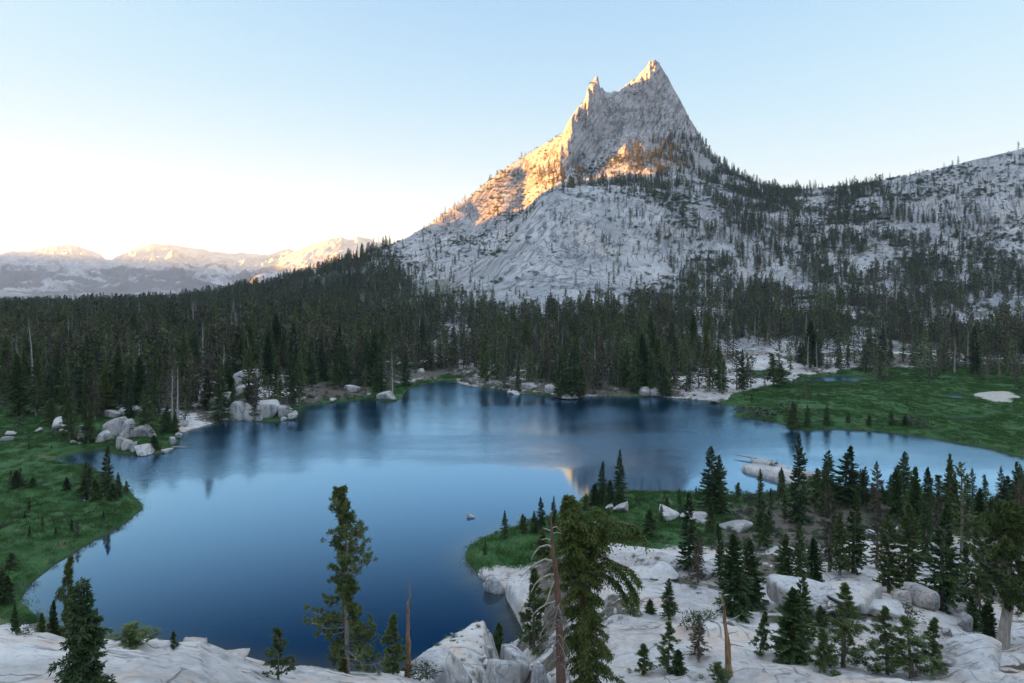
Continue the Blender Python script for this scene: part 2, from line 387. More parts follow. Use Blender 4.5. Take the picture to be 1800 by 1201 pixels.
# ------------------------------------------------------------------ the land: profiles (distance, height) along sight lines, near then far
NEAR = {}
def left(px, d, y): NEAR[px] = [(0,40),(6,36.5),(13,31.3),(d*.66,Yz(d*.66,1228)),(d,Yz(d,y)),(d+13,9.),(d+28,1.2),(d+42,1.0)]
for a in ((-500,30,1070),(0,30,1098),(28,30,1109),(63,30,1114),(115,30,1130),(180,31,1127),(245,31,1127),(296,32,1131),(303,32,1139),(312,32,1135),(350,33,1134),(370,34,1142),
          (417,35,1162),(470,37,1174),(520,39,1181),(575,40,1181),(640,42,1188),(700,44,1190),(745,46,1196),(800,50,1205),(850,53,1216)): left(*a)
NEAR[880] = [(0,40),(6,36),(14,30),(42,Yz(42,1245)),(58,Yz(58,1222)),(68,2.2),(78,.9),(92,.8)]
NEAR[930] = [(0,40),(6,36),(14,30),(42,Yz(42,1245)),(56,Yz(56,1222)),(68,5.2),(82,3.2),(100,1.2)]
NEAR[1000]= [(0,40),(6,36),(14,30),(42,Yz(42,1232)),(56,Yz(56,1155)),(73,6.6),(90,2.8),(112,1.3)]
for px, r in ((1070,[(41,1220),(56,1105),(75,1016)]),(1130,[(41,1218),(57,1095),(78,987)]),(1190,[(41,1218),(57,1095),(78,992)]),(1260,[(41,1218),(56,1100),(76,1010)]),
              (1320,[(41,1218),(56,1108),(72,1035)]),(1400,[(41,1218),(55,1108),(70,1021)]),(1450,[(41,1218),(55,1112),(70,1040)]),(1500,[(41,1218),(54,1112),(69,1041)]),(1600,[(41,1218),(52,1126),(66,1072)]),
              (1700,[(40,1218),(50,1150),(64,1108)]),(1800,[(40,1218),(49,1158),(64,1112)]),(2300,[(40,1218),(49,1150),(64,1105)])):
    NEAR[px] = [(0,40),(6,36),(14,30)] + [(d, Yz(d, y)) for d, y in r] + [(92, 4.6), (116, 1.8)]
SKY = [(-500,530),(0,546),(150,546),(300,536),(450,512),(560,480),(600,466),(640,450),(670,436),(700,425),(720,416),(740,403),(760,391),(800,364),(830,343),(860,319),(900,288),(940,264),(970,247),(990,234),
 (994,224),(998,216),(1006,202),(1011,196),(1016,188),(1020,186),(1025,182),(1028,175),(1031,168),(1033,155),(1036,151),(1039,146),(1042,142),(1046,137),(1049,135),(1052,136),(1053,145),(1055,156),(1058,154),(1063,161),(1070,163),(1075,164),
 (1080,161),(1087,162),(1092,156),(1098,153),(1104,148),(1108,146),(1111,141),(1117,140),(1123,134),(1125,128),(1130,125),(1134,121),(1138,117),(1140,110),(1142,108),(1146,109),(1148,106),(1152,104.5),(1155,109),(1159,110),(1162,118),(1165,122),(1173,134),
 (1179,146),(1186,160),(1194,173),(1204,192),(1211,207),(1223,227),(1234,247),(1245,267),(1255,281),(1268,290),(1279,297),(1296,307),(1319,321),(1350,331),(1420,334),(1500,328),(1540,322),(1580,314),(1620,305),
 (1660,296),(1700,285),(1740,276),(1800,262),(1900,240),(2300,170)]
SKX = np.array([s[0] for s in SKY], float); SKYY = np.array([s[1] for s in SKY], float)
def z_(d, z): return (d, z)
def y_(d, y): return (d, Yz(d, y))
FAR = {   # k0 shore, k1 flat end, k2 slope foot, k3, k4 mid slope, k5 local crest, k6 shelf or dip behind it, k7 talus, k8 cliff foot, [k9 skyline from SKY]
 -500:[z_(205,2),z_(330,5),z_(430,5),z_(520,5),z_(600,4),z_(680,3),z_(740,2),z_(790,1),z_(850,0)],
 0:   [z_(205,2),z_(330,5),z_(430,5),z_(520,4),z_(600,3),z_(680,1),z_(740,0),z_(790,-2),z_(850,-4)],
 300: [z_(208,2),z_(330,5),z_(430,5),z_(520,5),z_(600,5),z_(680,5),z_(740,5),z_(790,5),z_(850,5)],
 450: [z_(225,2),z_(350,5),z_(430,6),z_(520,7),z_(600,9),z_(680,12),z_(740,15),z_(790,17),z_(850,20)],
 600: [z_(246,2),z_(370,5),z_(450,6),z_(520,9),z_(600,14),z_(680,23),z_(740,32),z_(790,39),z_(850,48)],
 660: [z_(250,2),z_(380,5),z_(460,7),z_(540,12),z_(620,20),z_(700,33),z_(770,46),z_(830,55),z_(890,66)],
 700: [z_(252,2),z_(390,5),z_(480,8),z_(560,y_(560,549)[1]),y_(640,527),y_(740,495),y_(870,468),y_(940,447),y_(985,433)],
 760: [z_(262,2),z_(400,5),z_(480,9),y_(560,545),y_(650,517),y_(750,482),y_(950,443),y_(1026,416),y_(1056,402)],
 830: [z_(255,2),z_(400,5),z_(480,11),y_(545,533),y_(640,497),y_(730,466),y_(900,438),y_(1062,405),y_(1110,370)],
 880: [z_(252,2),z_(395,5),z_(470,12),y_(525,533),y_(600,498),y_(690,447),y_(830,446),y_(1000,407),y_(1112,352)],
 920: [z_(250,2),z_(390,5),z_(470,13),y_(520,533),y_(610,480),y_(745,392),y_(860,404),y_(1078,366),y_(1150,322)],
 950: [z_(249,2),z_(390,5),z_(470,13),y_(520,532),y_(620,473),y_(800,350),y_(880,362),y_(1082,338),y_(1135,304)],
 985: [z_(248,2),z_(390,5),z_(470,13),y_(520,531),y_(630,470),y_(845,332),y_(915,338),y_(1062,324),y_(1106,297)],
 1013:[z_(247,2),z_(390,5),z_(470,13),y_(520,530),y_(640,470),y_(850,332),y_(930,334),y_(1066,320),y_(1124,293)],
 1040:[z_(247,2),z_(385,5),z_(465,12),y_(520,531),y_(650,470),y_(850,332),y_(940,333),y_(1070,314),y_(1150,286)],
 1075:[z_(247,2),z_(385,5),z_(465,12),y_(520,533),y_(660,474),y_(855,335),y_(950,332),y_(1065,306),y_(1172,254)],
 1100:[z_(247,2),z_(385,5),z_(465,12),y_(520,535),y_(660,480),y_(860,337),y_(960,331),y_(1070,298),y_(1182,228)],
 1140:[z_(247,2),z_(380,5),z_(460,11),y_(520,538),y_(660,488),y_(860,344),y_(960,331),y_(1065,296),y_(1182,229)],
 1185:[z_(246,2),z_(375,5),z_(460,11),y_(520,540),y_(660,493),y_(860,352),y_(970,331),y_(1062,300),y_(1178,240)],
 1225:[z_(244,2),z_(365,5),z_(450,10),y_(520,542),y_(660,496),y_(850,364),y_(970,334),y_(1060,308),y_(1160,262)],
 1256:[z_(240,2),z_(360,5),z_(440,9),y_(520,543),y_(660,497),y_(840,374),y_(970,338),y_(1060,318),y_(1150,290)],
 1320:[z_(238,2),z_(330,4),z_(420,8),y_(510,550),y_(650,500),y_(800,415),y_(930,362),y_(1010,342),y_(1070,331)],
 1420:[z_(262,2),z_(310,3),z_(410,6),y_(500,555),y_(640,502),y_(780,422),y_(900,370),y_(1000,346),y_(1060,336)],
 1520:[z_(290,2),z_(315,3),z_(400,5),y_(490,560),y_(620,508),y_(760,428),y_(860,376),y_(930,348),y_(975,334)],
 1650:[z_(282,2),z_(310,3),z_(400,5),y_(490,558),y_(610,504),y_(740,430),y_(820,374),y_(878,336),y_(925,312)],
 1800:[z_(275,2),z_(300,3),z_(390,5),y_(480,556),y_(590,502),y_(710,420),y_(785,358),y_(838,314),y_(888,280)],
 2300:[z_(260,2),z_(290,4),z_(380,8),y_(470,540),y_(570,470),y_(680,370),y_(760,290),y_(810,240),y_(860,190)],
}
NX = np.array(sorted(NEAR)); NDZ = np.array([NEAR[k] for k in sorted(NEAR)], float)
FX = np.array(sorted(FAR)); FDZ = np.array([FAR[k] for k in sorted(FAR)], float)
DSK_X = [-500,0,300,600,700,760,830,880,920,975,1000,1040,1080,1180,1255,1320,1520,1650,1800,2300]
DSK_D = [950,940,930,930,1010,1090,1160,1200,1220,1214,1192,1222,1248,1252,1240,1120,1015,960,925,900]

def ground(px, d, detail=True):
    """height of the land at column px and distance d; returns z, signed distance to water"""
    px = np.asarray(px, float); d = np.asarray(d, float)
    shp = px.shape; px = px.ravel(); d = d.ravel()
    x = (px - CX) / F * d
    pj = px + 6 * fbm(x * .02, d * .02, 77, 2) * (d < 1050)
    Ds, Zs = [], []
    for k in range(NDZ.shape[1]):
        Ds.append(np.interp(pj, NX, NDZ[:, k, 0])); Zs.append(np.interp(pj, NX, NDZ[:, k, 1]))
    for k in range(FDZ.shape[1]):
        Ds.append(np.interp(px, FX, FDZ[:, k, 0])); Zs.append(np.interp(px, FX, FDZ[:, k, 1]))
    dk = np.interp(px, DSK_X, DSK_D); zk = HC + dk * (HY - np.interp(px, SKX, SKYY)) / F
    pk = np.interp(px, [960, 1030, 1215, 1290], [0, 1, 1, 0])
    Ds.append(dk); Zs.append(zk)
    Ds.append(dk + 90 - 40 * pk); Zs.append(zk - 25 - 90 * pk)
    Ds.append(dk + 700); Zs.append(zk * .25 - 60)
    Ds = np.array(Ds); Zs = np.array(Zs)
    # ribs and gullies: the cliff is pushed back and forth
    zz = np.interp(px, SKX, SKYY)
    cl = pk * sstep(1060, 1150, d) * sstep(1310, 1260, d)
    xr = x + 9 * vnoise(d * .035, x * .02, 23) + 3 * vnoise(d * .11, x * .06, 27)
    ra = .45 + .75 * np.abs(vnoise(x * .02, d * .012, 26))
    dd = d + cl * (4.2 * ra * ridged(xr * .030, d * .010, 21, 3) + 2.0 * ra * ridged(xr * .11, d * .03, 28, 2) + 2.2 * vnoise(xr * .3, d * .05, 22) + 1.4 * vnoise(x * .5, d * .35, 24) + 2.0 * fbm(x * .05, d * .22, 29, 3))
    fl = sstep(520, 640, d) * sstep(700, 860, px) * sstep(1010, 960, px)
    dd = dd + fl * 7 * ridged(x * .03 + d * .012, d * .006, 31, 3) * sstep(940, 800, d)
    seg = np.diff(Ds, axis=0); sl = np.diff(Zs, axis=0) / np.maximum(seg, 1e-6)
    a, b = sl[:-1], sl[1:]
    tang = np.where(a * b > 0, 2 * a * b / np.where(np.abs(a + b) < 1e-9, 1e-9, a + b), 0)
    tang = np.concatenate([sl[:1], tang, sl[-1:]])
    z = np.where(dd < Ds[0], Zs[0], Zs[-1])
    for k in range(len(Ds) - 1):
        m = (dd >= Ds[k]) & (dd < Ds[k + 1])
        if not m.any(): continue
        h = seg[k][m]; t = (dd[m] - Ds[k][m]) / h
        t2 = t * t; t3 = t2 * t
        z[m] = (2*t3-3*t2+1)*Zs[k][m] + (t3-2*t2+t)*h*tang[k][m] + (-2*t3+3*t2)*Zs[k+1][m] + (t3-t2)*h*tang[k+1][m]
    if detail:
        rock = sstep(440, 560, d) * sstep(560, 720, px + .15 * (d - 600))
        dome = sstep(790, 850, px + .2 * (d - 600)) * sstep(1180, 1080, px) * sstep(500, 540, d) * sstep(890, 850, d)
        amp = rock * (1 - .75 * cl) * (1 - .72 * dome)
        top = sstep(0, 60, dk - d)                       # leave the skyline itself alone
        z = z + amp * (.25 + .75 * top) * (5.0 * ridged(x * .011 + d * .004, d * .016, 41, 4) + 1.8 * fbm(x * .06, d * .09, 42, 4) + .9 * ridged(x * .2, d * .25, 43, 2))
        z = z + dome * 2.4 * np.abs(fbm(x * .013 - d * .006, d * .004, 48, 3)) - dome * 1.2 * sstep(.72, .98, ridged(x * .018 - d * .010, d * .003 + x * .002, 49, 3))
        z = z + (1 - rock) * sstep(210, 300, d) * 1.3 * fbm(x * .03, d * .03, 44, 4)
        jag = cl * (1.3 * vnoise(x * .5, d * .3, 45) + 2.2 * np.abs(vnoise(x * .16, d * .1, 46)))
        z = z - jag * .6
        nr = sstep(118, 90, d) * sstep(14, 22, d)
        # exfoliating slabs: rounded benches with small risers
        s = x * .55 + d * .83 + 5 * fbm(x * .05, d * .05, 51, 3)
        bench = (s / 6.5) % 1.0
        z = z + nr * (.55 * (sstep(0, .16, bench) - bench) + .8 * fbm(x * .09, d * .09, 52, 4) + .16 * fbm(x * .6, d * .6, 53, 3)) * sstep(40, 75, d + (px > 860) * 40) + nr * sstep(60, 40, d) * (.22 * ridged(x * .22, d * .3, 56, 3) + .10 * ridged(x * .9, d * .9, 57, 2))
        z = z + nr * .28 * fbm(x * .22, d * .22, 54, 4)
    sd = water_sd(x, d)
    m = (d > 40) & (d < 345)
    steep = 1.1 - .94 * sstep(84, 100, d)
    bank = .12 + .34 * (1 - np.exp(-np.maximum(sd, 0) / .6)) + steep * np.maximum(sd, 0) * (1 + .25 * fbm(x * .2, d * .2, 61, 2))
    zl = np.minimum(np.maximum(z, .5 + .35 * fbm(x * .06, d * .06, 62, 3)), bank)
    zl = np.where(sd < 0, -.06 - np.minimum(.4 * -sd, 7), zl)
    z = np.where(m, np.where(d > 320, z + (zl - z) * (345 - d) / 25, zl), z)
    return z.reshape(shp), sd.reshape(shp)

def gz(px, d):
    return float(ground(np.array([px], float), np.array([d], float))[0][0])
def hit(px, y, d0=22., d1=1300.):
    """distance at which the sight line through (px, y) first meets the land"""
    ds = np.exp(np.linspace(math.log(d0), math.log(d1), 900)); z, _ = ground(np.full(900, px), ds)
    yy = HY + F * (HC - z) / ds
    k = np.nonzero(yy <= y)[0]
    return float(ds[k[0]]) if len(k) else d1

# tree density by photo row (of the ground) and column, 1 = closed forest
DEN_X = [0,150,300,450,600,675,750,900,1050,1200,1350,1500,1650,1800]
DEN_Y = [225,250,290,318,350,400,440,480,520,560,600,640,680,720,745]
DEN = np.array([
 [0,0,0,0,0,0,0,0,0,.1,0,0,0,0],
 [0,0,0,0,0,0,0,0,.12,.55,0,0,.05,.05],
 [0,0,0,0,0,0,0,.25,.5,.75,.1,0,.12,.1],
 [0,0,0,0,0,0,0,.2,.7,.95,1.,.5,.14,.12],
 [0,0,0,0,0,.2,.15,.2,.03,.5,.85,.5,.22,.16],
 [1,1,1,1,.8,.42,.3,.12,.04,.34,.65,.62,.42,.28],
 [1,1,1,1,.85,.42,.08,.03,.03,.26,.62,.72,.56,.42],
 [1,1,1,1,.9,.5,.07,.02,.03,.32,.7,.72,.62,.5],
 [1,1,1,1,1,.7,.22,.10,.10,.42,.7,.7,.65,.5],
 [1,1,1,1,1,1,.75,.85,.9,.55,.65,.78,.75,.65],
 [1,1,1,1,1,1,.9,.9,.9,.6,.6,.75,.85,.8],
 [1,1,1,.9,.95,.95,.85,.65,.95,.6,.5,.35,.9,.85],
 [1,1,.85,.55,.85,.75,.6,.5,.85,.55,.4,0,0,0],
 [.9,.75,.45,.3,.3,.2,0,0,.1,.05,0,0,0,0],
 [.5,.35,.1,0,0,0,0,0,0,0,0,0,0,0]], float)
def density(px, y):
    fx = np.interp(px, DEN_X, np.arange(len(DEN_X))); fy = np.interp(y, DEN_Y, np.arange(len(DEN_Y)))
    i = np.clip(fx.astype(int), 0, len(DEN_X) - 2); j = np.clip(fy.astype(int), 0, len(DEN_Y) - 2); a = fx - i; b = fy - j
    return (DEN[j, i] * (1 - a) + DEN[j, i + 1] * a) * (1 - b) + (DEN[j + 1, i] * (1 - a) + DEN[j + 1, i + 1] * a) * b

# ------------------------------------------------------------------ terrain meshes
def grid_faces(nr, nc):
    i = np.arange(nr * nc).reshape(nr, nc)
    return np.stack([i[:-1, :-1], i[:-1, 1:], i[1:, 1:], i[1:, :-1]], -1).reshape(-1, 4)
cols_near = np.concatenate([np.arange(-320, -20, 12.), np.arange(-20, 1821, 3.), np.arange(1832, 2150, 12.)])
rows_near = np.concatenate([np.linspace(1, 14, 6), np.exp(np.arange(math.log(15), math.log(345.), .0058))])
cols_far = np.concatenate([np.arange(-320, -20, 10.), np.arange(-20, 980, 3.), np.arange(980, 1262, 1.4), np.arange(1262, 1821, 3.), np.arange(1832, 2150, 10.)])
rows_far = np.concatenate([[rows_near[-1]], np.exp(np.arange(math.log(rows_near[-1]) + .0042, math.log(1010), .0042)), np.arange(1010, 1345, 1.5), np.linspace(1350, 1950, 12)])

def land(name, cols, rows, mat, maskf):
    PX, D = np.meshgrid(cols, rows); z, sd = ground(PX, D); x = (PX - CX) / F * D
    mask = maskf(PX, D, z, sd, x)
    v = np.stack([x, D, z], -1).reshape(-1, 3)
    me = make_mesh(name, v, grid_faces(*PX.shape), [mat], True, None, {'mask': ('POINT', 'FLOAT_COLOR', mask.reshape(-1, 4))})
    o = link(name, me); return tag(o, kind='structure')

def mask_near(PX, D, z, sd, x):
    y = HY + F * (HC - z) / D
    n = fbm(x * .05, D * .05, 71, 3)
    g = np.zeros(PX.shape); b = np.zeros(PX.shape); r = np.zeros(PX.shape)
    # meadows: left shore, peninsula, right
    g = np.maximum(g, sstep(330, 290, PX) * sstep(76, 84, D) * sstep(212, 196, D + n * 12))
    pen = sstep(800, 830, PX) * sstep(1330, 1230, PX + 60 * n) * sstep(93, 101, D + n * 7) * sstep(160, 150, D)
    g = np.maximum(g, pen)
    g = np.maximum(g, sstep(1180, 1260, PX) * sstep(113, 123, D + n * 12) * sstep(162, 150, D))
    g = np.maximum(g, sstep(1268, 1290, PX) * sstep(150, 158, D) * sstep(305, 292, D + n * 10 + np.interp(PX, [1270, 1400, 1500], [75, 30, 0])))
    shore = sstep(5.5, .6, sd + 6 * n + .8) * (D > 150)
    g = np.maximum(g, shore * .8)
    g = np.maximum(g, (D > 190) * (D < 330) * sstep(.12, .35, fbm(x * .045, D * .045, 88, 3)) * .75 * (PX < 1270))
    b = np.maximum(b, sstep(92, 100, D + n * 10) * sstep(1200, 1300, PX + 80 * n) * (D < 165) * .85)
    b = np.maximum(b, sstep(55, 60, D) * sstep(1560, 1640, PX + 60 * n) * sstep(80, 74, D) * (.5 + .7 * n))
    b = np.maximum(b, sstep(62, 70, D) * sstep(900, 960, PX) * sstep(1060, 1010, PX) * .7)
    b = np.maximum(b, (D < 84) * (PX < 880) * sstep(40, 50, D) * sstep(4, 2, sd) * .7)
    pk_ = fbm(x * .10 + 3, D * .20, 78, 4); b = np.maximum(b, sstep(.20, .40, pk_) * .75 * (D > 41) * (D < 96) * (PX > 880))
    fd = density(PX, y) * (D > 190)
    b = np.maximum(b, fd * sstep(.35, .75, fd + .5 * n) * (sd > 1))
    rockpatch = (D > 190) * sstep(.14, .4, fbm(x * .035, D * .035, 73, 3)) * .7 * (fd < .95)
    b = np.maximum(b, (D > 190) * (sd > .4) * (.62 + .9 * fbm(x * .06, D * .06, 77, 4)) * np.interp(PX, [0, 1150, 1260, 1440], [1, 1, .75, .75]))
    b = b * (1 - rockpatch)
    # sand flat in the right meadow
    n2 = fbm(x * .14, D * .09, 75, 3); ss = ((PX - 1757 + 22 * n2) / 36) ** 2 + ((y - 698 + 7 * n2 - (PX - 1757) * .06) / 10) ** 2
    r = sstep(1.3, .8, ss + .5 * n) * (D > 200)
    g = g * (1 - r)
    return np.stack([r, g, b, np.ones_like(r)], -1)
def dome_zone(px, d):
    return sstep(790, 850, px + .2 * (d - 600)) * sstep(1170, 1060, px) * sstep(490, 530, d) * sstep(880, 845, d)
def mask_far(PX, D, z, sd, x):
    y = HY + F * (HC - z) / D
    n = fbm(x * .02, D * .02, 81, 4)
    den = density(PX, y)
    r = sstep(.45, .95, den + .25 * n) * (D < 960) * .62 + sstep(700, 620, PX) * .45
    # green talus below the slabs on the left
    tal = sstep(.9, .5, ((PX - 745) / 75) ** 2 + ((y - 525 + (PX - 745) * .35) / 34) ** 2 + .4 * n)
    g = np.maximum(tal * .62, sstep(.25, .6, n) * .42 * sstep(1000, 940, D) * (PX > 1000))
    dk = np.interp(PX, DSK_X, DSK_D)
    b = np.clip(sstep(1000, 1040, D) * sstep(1170, 1130, D) * sstep(1030, 1080, PX) * .55, 0, 1) + sstep(-.15, .35, fbm(x * .03, D * .03, 83, 3)) * .52 * sstep(1120, 1230, PX)
    dm = dome_zone(PX, D) * sstep(.55, .1, fbm(x * .03, D * .03, 84, 3))
    return np.stack([np.clip(r, 0, 1), np.clip(g * (1 - dm), 0, 1), np.clip(b * (1 - dm), 0, 1), dm], -1)
land('ground', cols_near, rows_near, M['ground'], mask_near)
land('mountain', cols_far, rows_far, M['mountain'], mask_far)

# water sheet of lake and ponds (the banks rise through it)
wx = np.linspace(-240, 260, 320); wy = np.linspace(58, 312, 170)
WX, WY = np.meshgrid(wx, wy)
WSD = water_sd(WX, WY)
lake = link('lake', make_mesh('lake', np.stack([WX, WY, 0 * WX], -1).reshape(-1, 3), grid_faces(*WX.shape), [M['water']], True, None, {'shallow': ('POINT', 'FLOAT', sstep(-7, .2, WSD) ** 2)}))
tag(lake, kind='structure')

# ------------------------------------------------------------------ far ranges
def far_range(name, crest, d, front, seed, base_y, back=2500, amp=1.0):
    cx = np.array([c[0] for c in crest], float); cy = np.array([c[1] for c in crest], float)
    px = np.arange(cx[0], cx[-1], 1.6); s = np.concatenate([np.linspace(0, 1, 130), np.linspace(1, 1.6, 14)[1:]])
    PX, S = np.meshgrid(px, s)
    u = (PX - CX) / F
    D = np.where(S <= 1, d - front * (1 - S), d + back * (S - 1))
    zc = HC + d * (HY - np.interp(PX, cx, cy)) / F
    zb = HC + (d - front) * (HY - base_y) / F
    x = u * D; k = 1 / (d * .05)
    t = np.clip(S, 0, 1)
    z = zb + (zc - zb) * t ** 1.35
    w = np.sin(np.pi * np.clip(t, 0, 1)) ** .7
    z = z + w * amp * d * .016 * (ridged(x * k, D * k * .8, seed, 6, .55)) - w * amp * d * .004
    z = z + w * amp * d * .006 * np.maximum(0, fbm(x * k * 5, D * k * 5, seed + 9, 3))
    z = z + d * .0016 * ridged(x * k * 6, D * k * 6, seed + 5, 4, .6) * np.clip(t * 1.0, 0, 1)
    z = np.where(S > 1, z - (S - 1) * 900, z)
    o = link(name, make_mesh(name, np.stack([x, D, z], -1).reshape(-1, 3), grid_faces(*PX.shape), [M['far']]))
    return tag(o, kind='structure')
far_range('distant_mountains', [(-200,446),(0,448),(12,443),(20,440),(28,444),(35,443),(52,442),(60,440),(80,437),(100,432),(106,434),(112,433),(125,431),(132,434),(150,438),(165,443),(175,447),(185,457),(198,458),(205,452),(215,447),(225,443),(240,436),(255,433),(270,429),(280,431),(300,431),(320,434),
   (340,438),(355,438),(370,443),(385,443),(410,447),(425,444),(440,447),(470,450),(485,445),(497,440),(507,438),(517,442),(540,452),(600,462),(760,470)], 11000, 7000, 3, 532)
far_range('distant_mountains', [(380,500),(440,485),(470,468),(500,452),(540,433),(575,422),(590,420),(600,418),(608,421),(615,421),(628,417),(640,419),(650,421),(660,426),(672,428),(700,438),(760,450),(900,470)], 8200, 4200, 11, 530, 2500, .5)
# rounded lit dome beyond the forest
def lit_dome():
    a = np.linspace(0, 2 * np.pi, 90, endpoint=False); h = np.linspace(0, 1, 26)
    A, Hh = np.meshgrid(a, h); r = np.sqrt(np.clip(1 - Hh ** 2.2, 0, 1))
    cx, cy, _ = P(472, 500, 3100)
    n = 1 + .10 * fbm(np.cos(A) * 2 + 5, np.sin(A) * 2 + Hh * 3, 6, 3)
    v = np.stack([cx + 86 * r * n * np.cos(A), cy + 150 * r * n * np.sin(A), Yz(3100, 520) + Hh * 104 + 4 * fbm(A * 3, Hh * 6, 7, 3)], -1).reshape(-1, 3)
    i = np.arange(90 * 26).reshape(26, 90); j = np.roll(i, -1, 1)
    f = np.stack([i[:-1], j[:-1], j[1:], i[1:]], -1).reshape(-1, 4)
    return tag(link('distant_hill', make_mesh('distant_hill', v, f, [M['mountain']])), kind='structure')
lit_dome()
# valley floor that joins the near land to the far ranges
vx = np.linspace(-9000, 4000, 120); vy = np.linspace(1500, 13000, 100); VX, VY = np.meshgrid(vx, vy)
VZ = -70 + 26 * fbm(VX * .002, VY * .002, 4, 4) - VY * .006
tag(link('valley_terrain', make_mesh('valley_terrain', np.stack([VX, VY, VZ], -1).reshape(-1, 3), grid_faces(*VX.shape), [M['far']])), kind='structure')
# second ridge, unseen far left, added to shade the foot of the distant range
r2y, r2x = np.meshgrid(np.arange(2600, 11201, 60.), np.linspace(-1, 1, 31))
r2z = np.interp(r2y, [2600, 3600, 10600, 11200], [60, 560, 585, 320]) * (1 - np.abs(r2x) ** 1.3) - 80 + 18 * ridged(r2y * .002, r2x * 2, 15, 4)
tag(link('unseen_hills', make_mesh('unseen_hills', np.stack([-9100 + r2x * 500, r2y, r2z], -1).reshape(-1, 3), grid_faces(*r2x.shape), [M['far']])), kind='structure')
# high western ridge, unseen left of the frame; crest shaped to place evening shade
RIDGE_Y = [-2600, -900, 0, 985, 1030, 1100, 1119, 1128, 1135, 1141, 1150, 1160, 1180, 1270, 1525, 1900, 2100, 2200]
RIDGE_H = [329, 409, 455, 465, 465, 465, 452, 412, 334, 324, 308, 246, 222, 214, 212, 189, 149, 69]
ry = np.arange(-2600, 2201, 12.); rx = np.linspace(-1, 1, 41)
RY, RX = np.meshgrid(ry, rx)
RZ = np.interp(RY, RIDGE_Y, RIDGE_H) * (1 - np.abs(RX) ** 1.3) - 60 * np.abs(RX) + 5 * ridged(RY * .02, RX * 3, 8, 3)
tag(link('unseen_hills', make_mesh('unseen_hills', np.stack([-2600 + RX * 420 + 30 * fbm(RY * .004, RX, 5, 2), RY, RZ], -1).reshape(-1, 3), grid_faces(*RX.shape), [M['mountain']])), kind='structure')

# ------------------------------------------------------------------ tree shapes
class Geo:
    """collects quads and tris with a per-face tint"""
    def __init__(s): s.v = []; s.f = []; s.t = []; s.n = 0
    def blades(s, p, d, L, W, rng, tint=None, flat=None):
        """diamond shaped needles sprays: p base points, d directions"""
        n = len(p); d = d / np.maximum(np.linalg.norm(d, axis=1, keepdims=True), 1e-6)
        r = rng.normal(size=(n, 3)) if flat is None else flat + .35 * rng.normal(size=(n, 3))
        sd = np.cross(d, r); sd /= np.maximum(np.linalg.norm(sd, axis=1, keepdims=True), 1e-6)
        L = np.broadcast_to(L, (n,))[:, None]; W = np.broadcast_to(W, (n,))[:, None]
        q = np.stack([p, p + d * L * .45 + sd * W * .5, p + d * L, p + d * L * .45 - sd * W * .5], 1)
        s.v.append(q.reshape(-1, 3)); s.f.append(np.arange(4 * n).reshape(n, 4) + s.n); s.n += 4 * n
        s.t.append(rng.random(n) if tint is None else np.broadcast_to(tint, (n,)) * .6 + .4 * rng.random(n))
    def tube(s, pts, rad, sides=5, tint=.5):
        pts = np.asarray(pts, float); m = len(pts); rad = np.broadcast_to(rad, (m,))
        tg = np.gradient(pts, axis=0); tg /= np.maximum(np.linalg.norm(tg, axis=1, keepdims=True), 1e-9)
        ref = np.where(np.abs(tg[:, 2:3]) > .9, np.array([[1., 0, 0]]), np.array([[0, 0, 1.]]))
        a = np.cross(tg, ref); a /= np.maximum(np.linalg.norm(a, axis=1, keepdims=True), 1e-9); b = np.cross(tg, a)
        an = np.linspace(0, 2 * np.pi, sides, endpoint=False)
        ring = pts[:, None] + rad[:, None, None] * (np.cos(an)[None, :, None] * a[:, None] + np.sin(an)[None, :, None] * b[:, None])
        i = np.arange(m * sides).reshape(m, sides) + s.n; j = np.roll(i, -1, 1)
        s.v.append(ring.reshape(-1, 3)); s.f.append(np.stack([i[:-1], j[:-1], j[1:], i[1:]], -1).reshape(-1, 4)); s.n += m * sides
        s.t.append(np.full((m - 1) * sides, tint))
    def mesh(s, name, mat, smooth=False):
        t = np.concatenate(s.t)
        return make_mesh(name, np.concatenate(s.v), np.concatenate(s.f), [mat], smooth, None, {'tint': ('FACE', 'FLOAT', t)})

def trunk_pts(H, lean, rng, n=9):
    t = np.linspace(0, 1, n); w = np.cumsum(rng.normal(size=(n, 2)) * .012 * H, 0) * t[:, None] * .6
    return np.stack([w[:, 0] + lean * t * t, w[:, 1], H * t], -1)
def along(pts, t):
    k = np.linspace(0, 1, len(pts)); return np.stack([np.interp(t, k, pts[:, c]) for c in range(3)], -1)

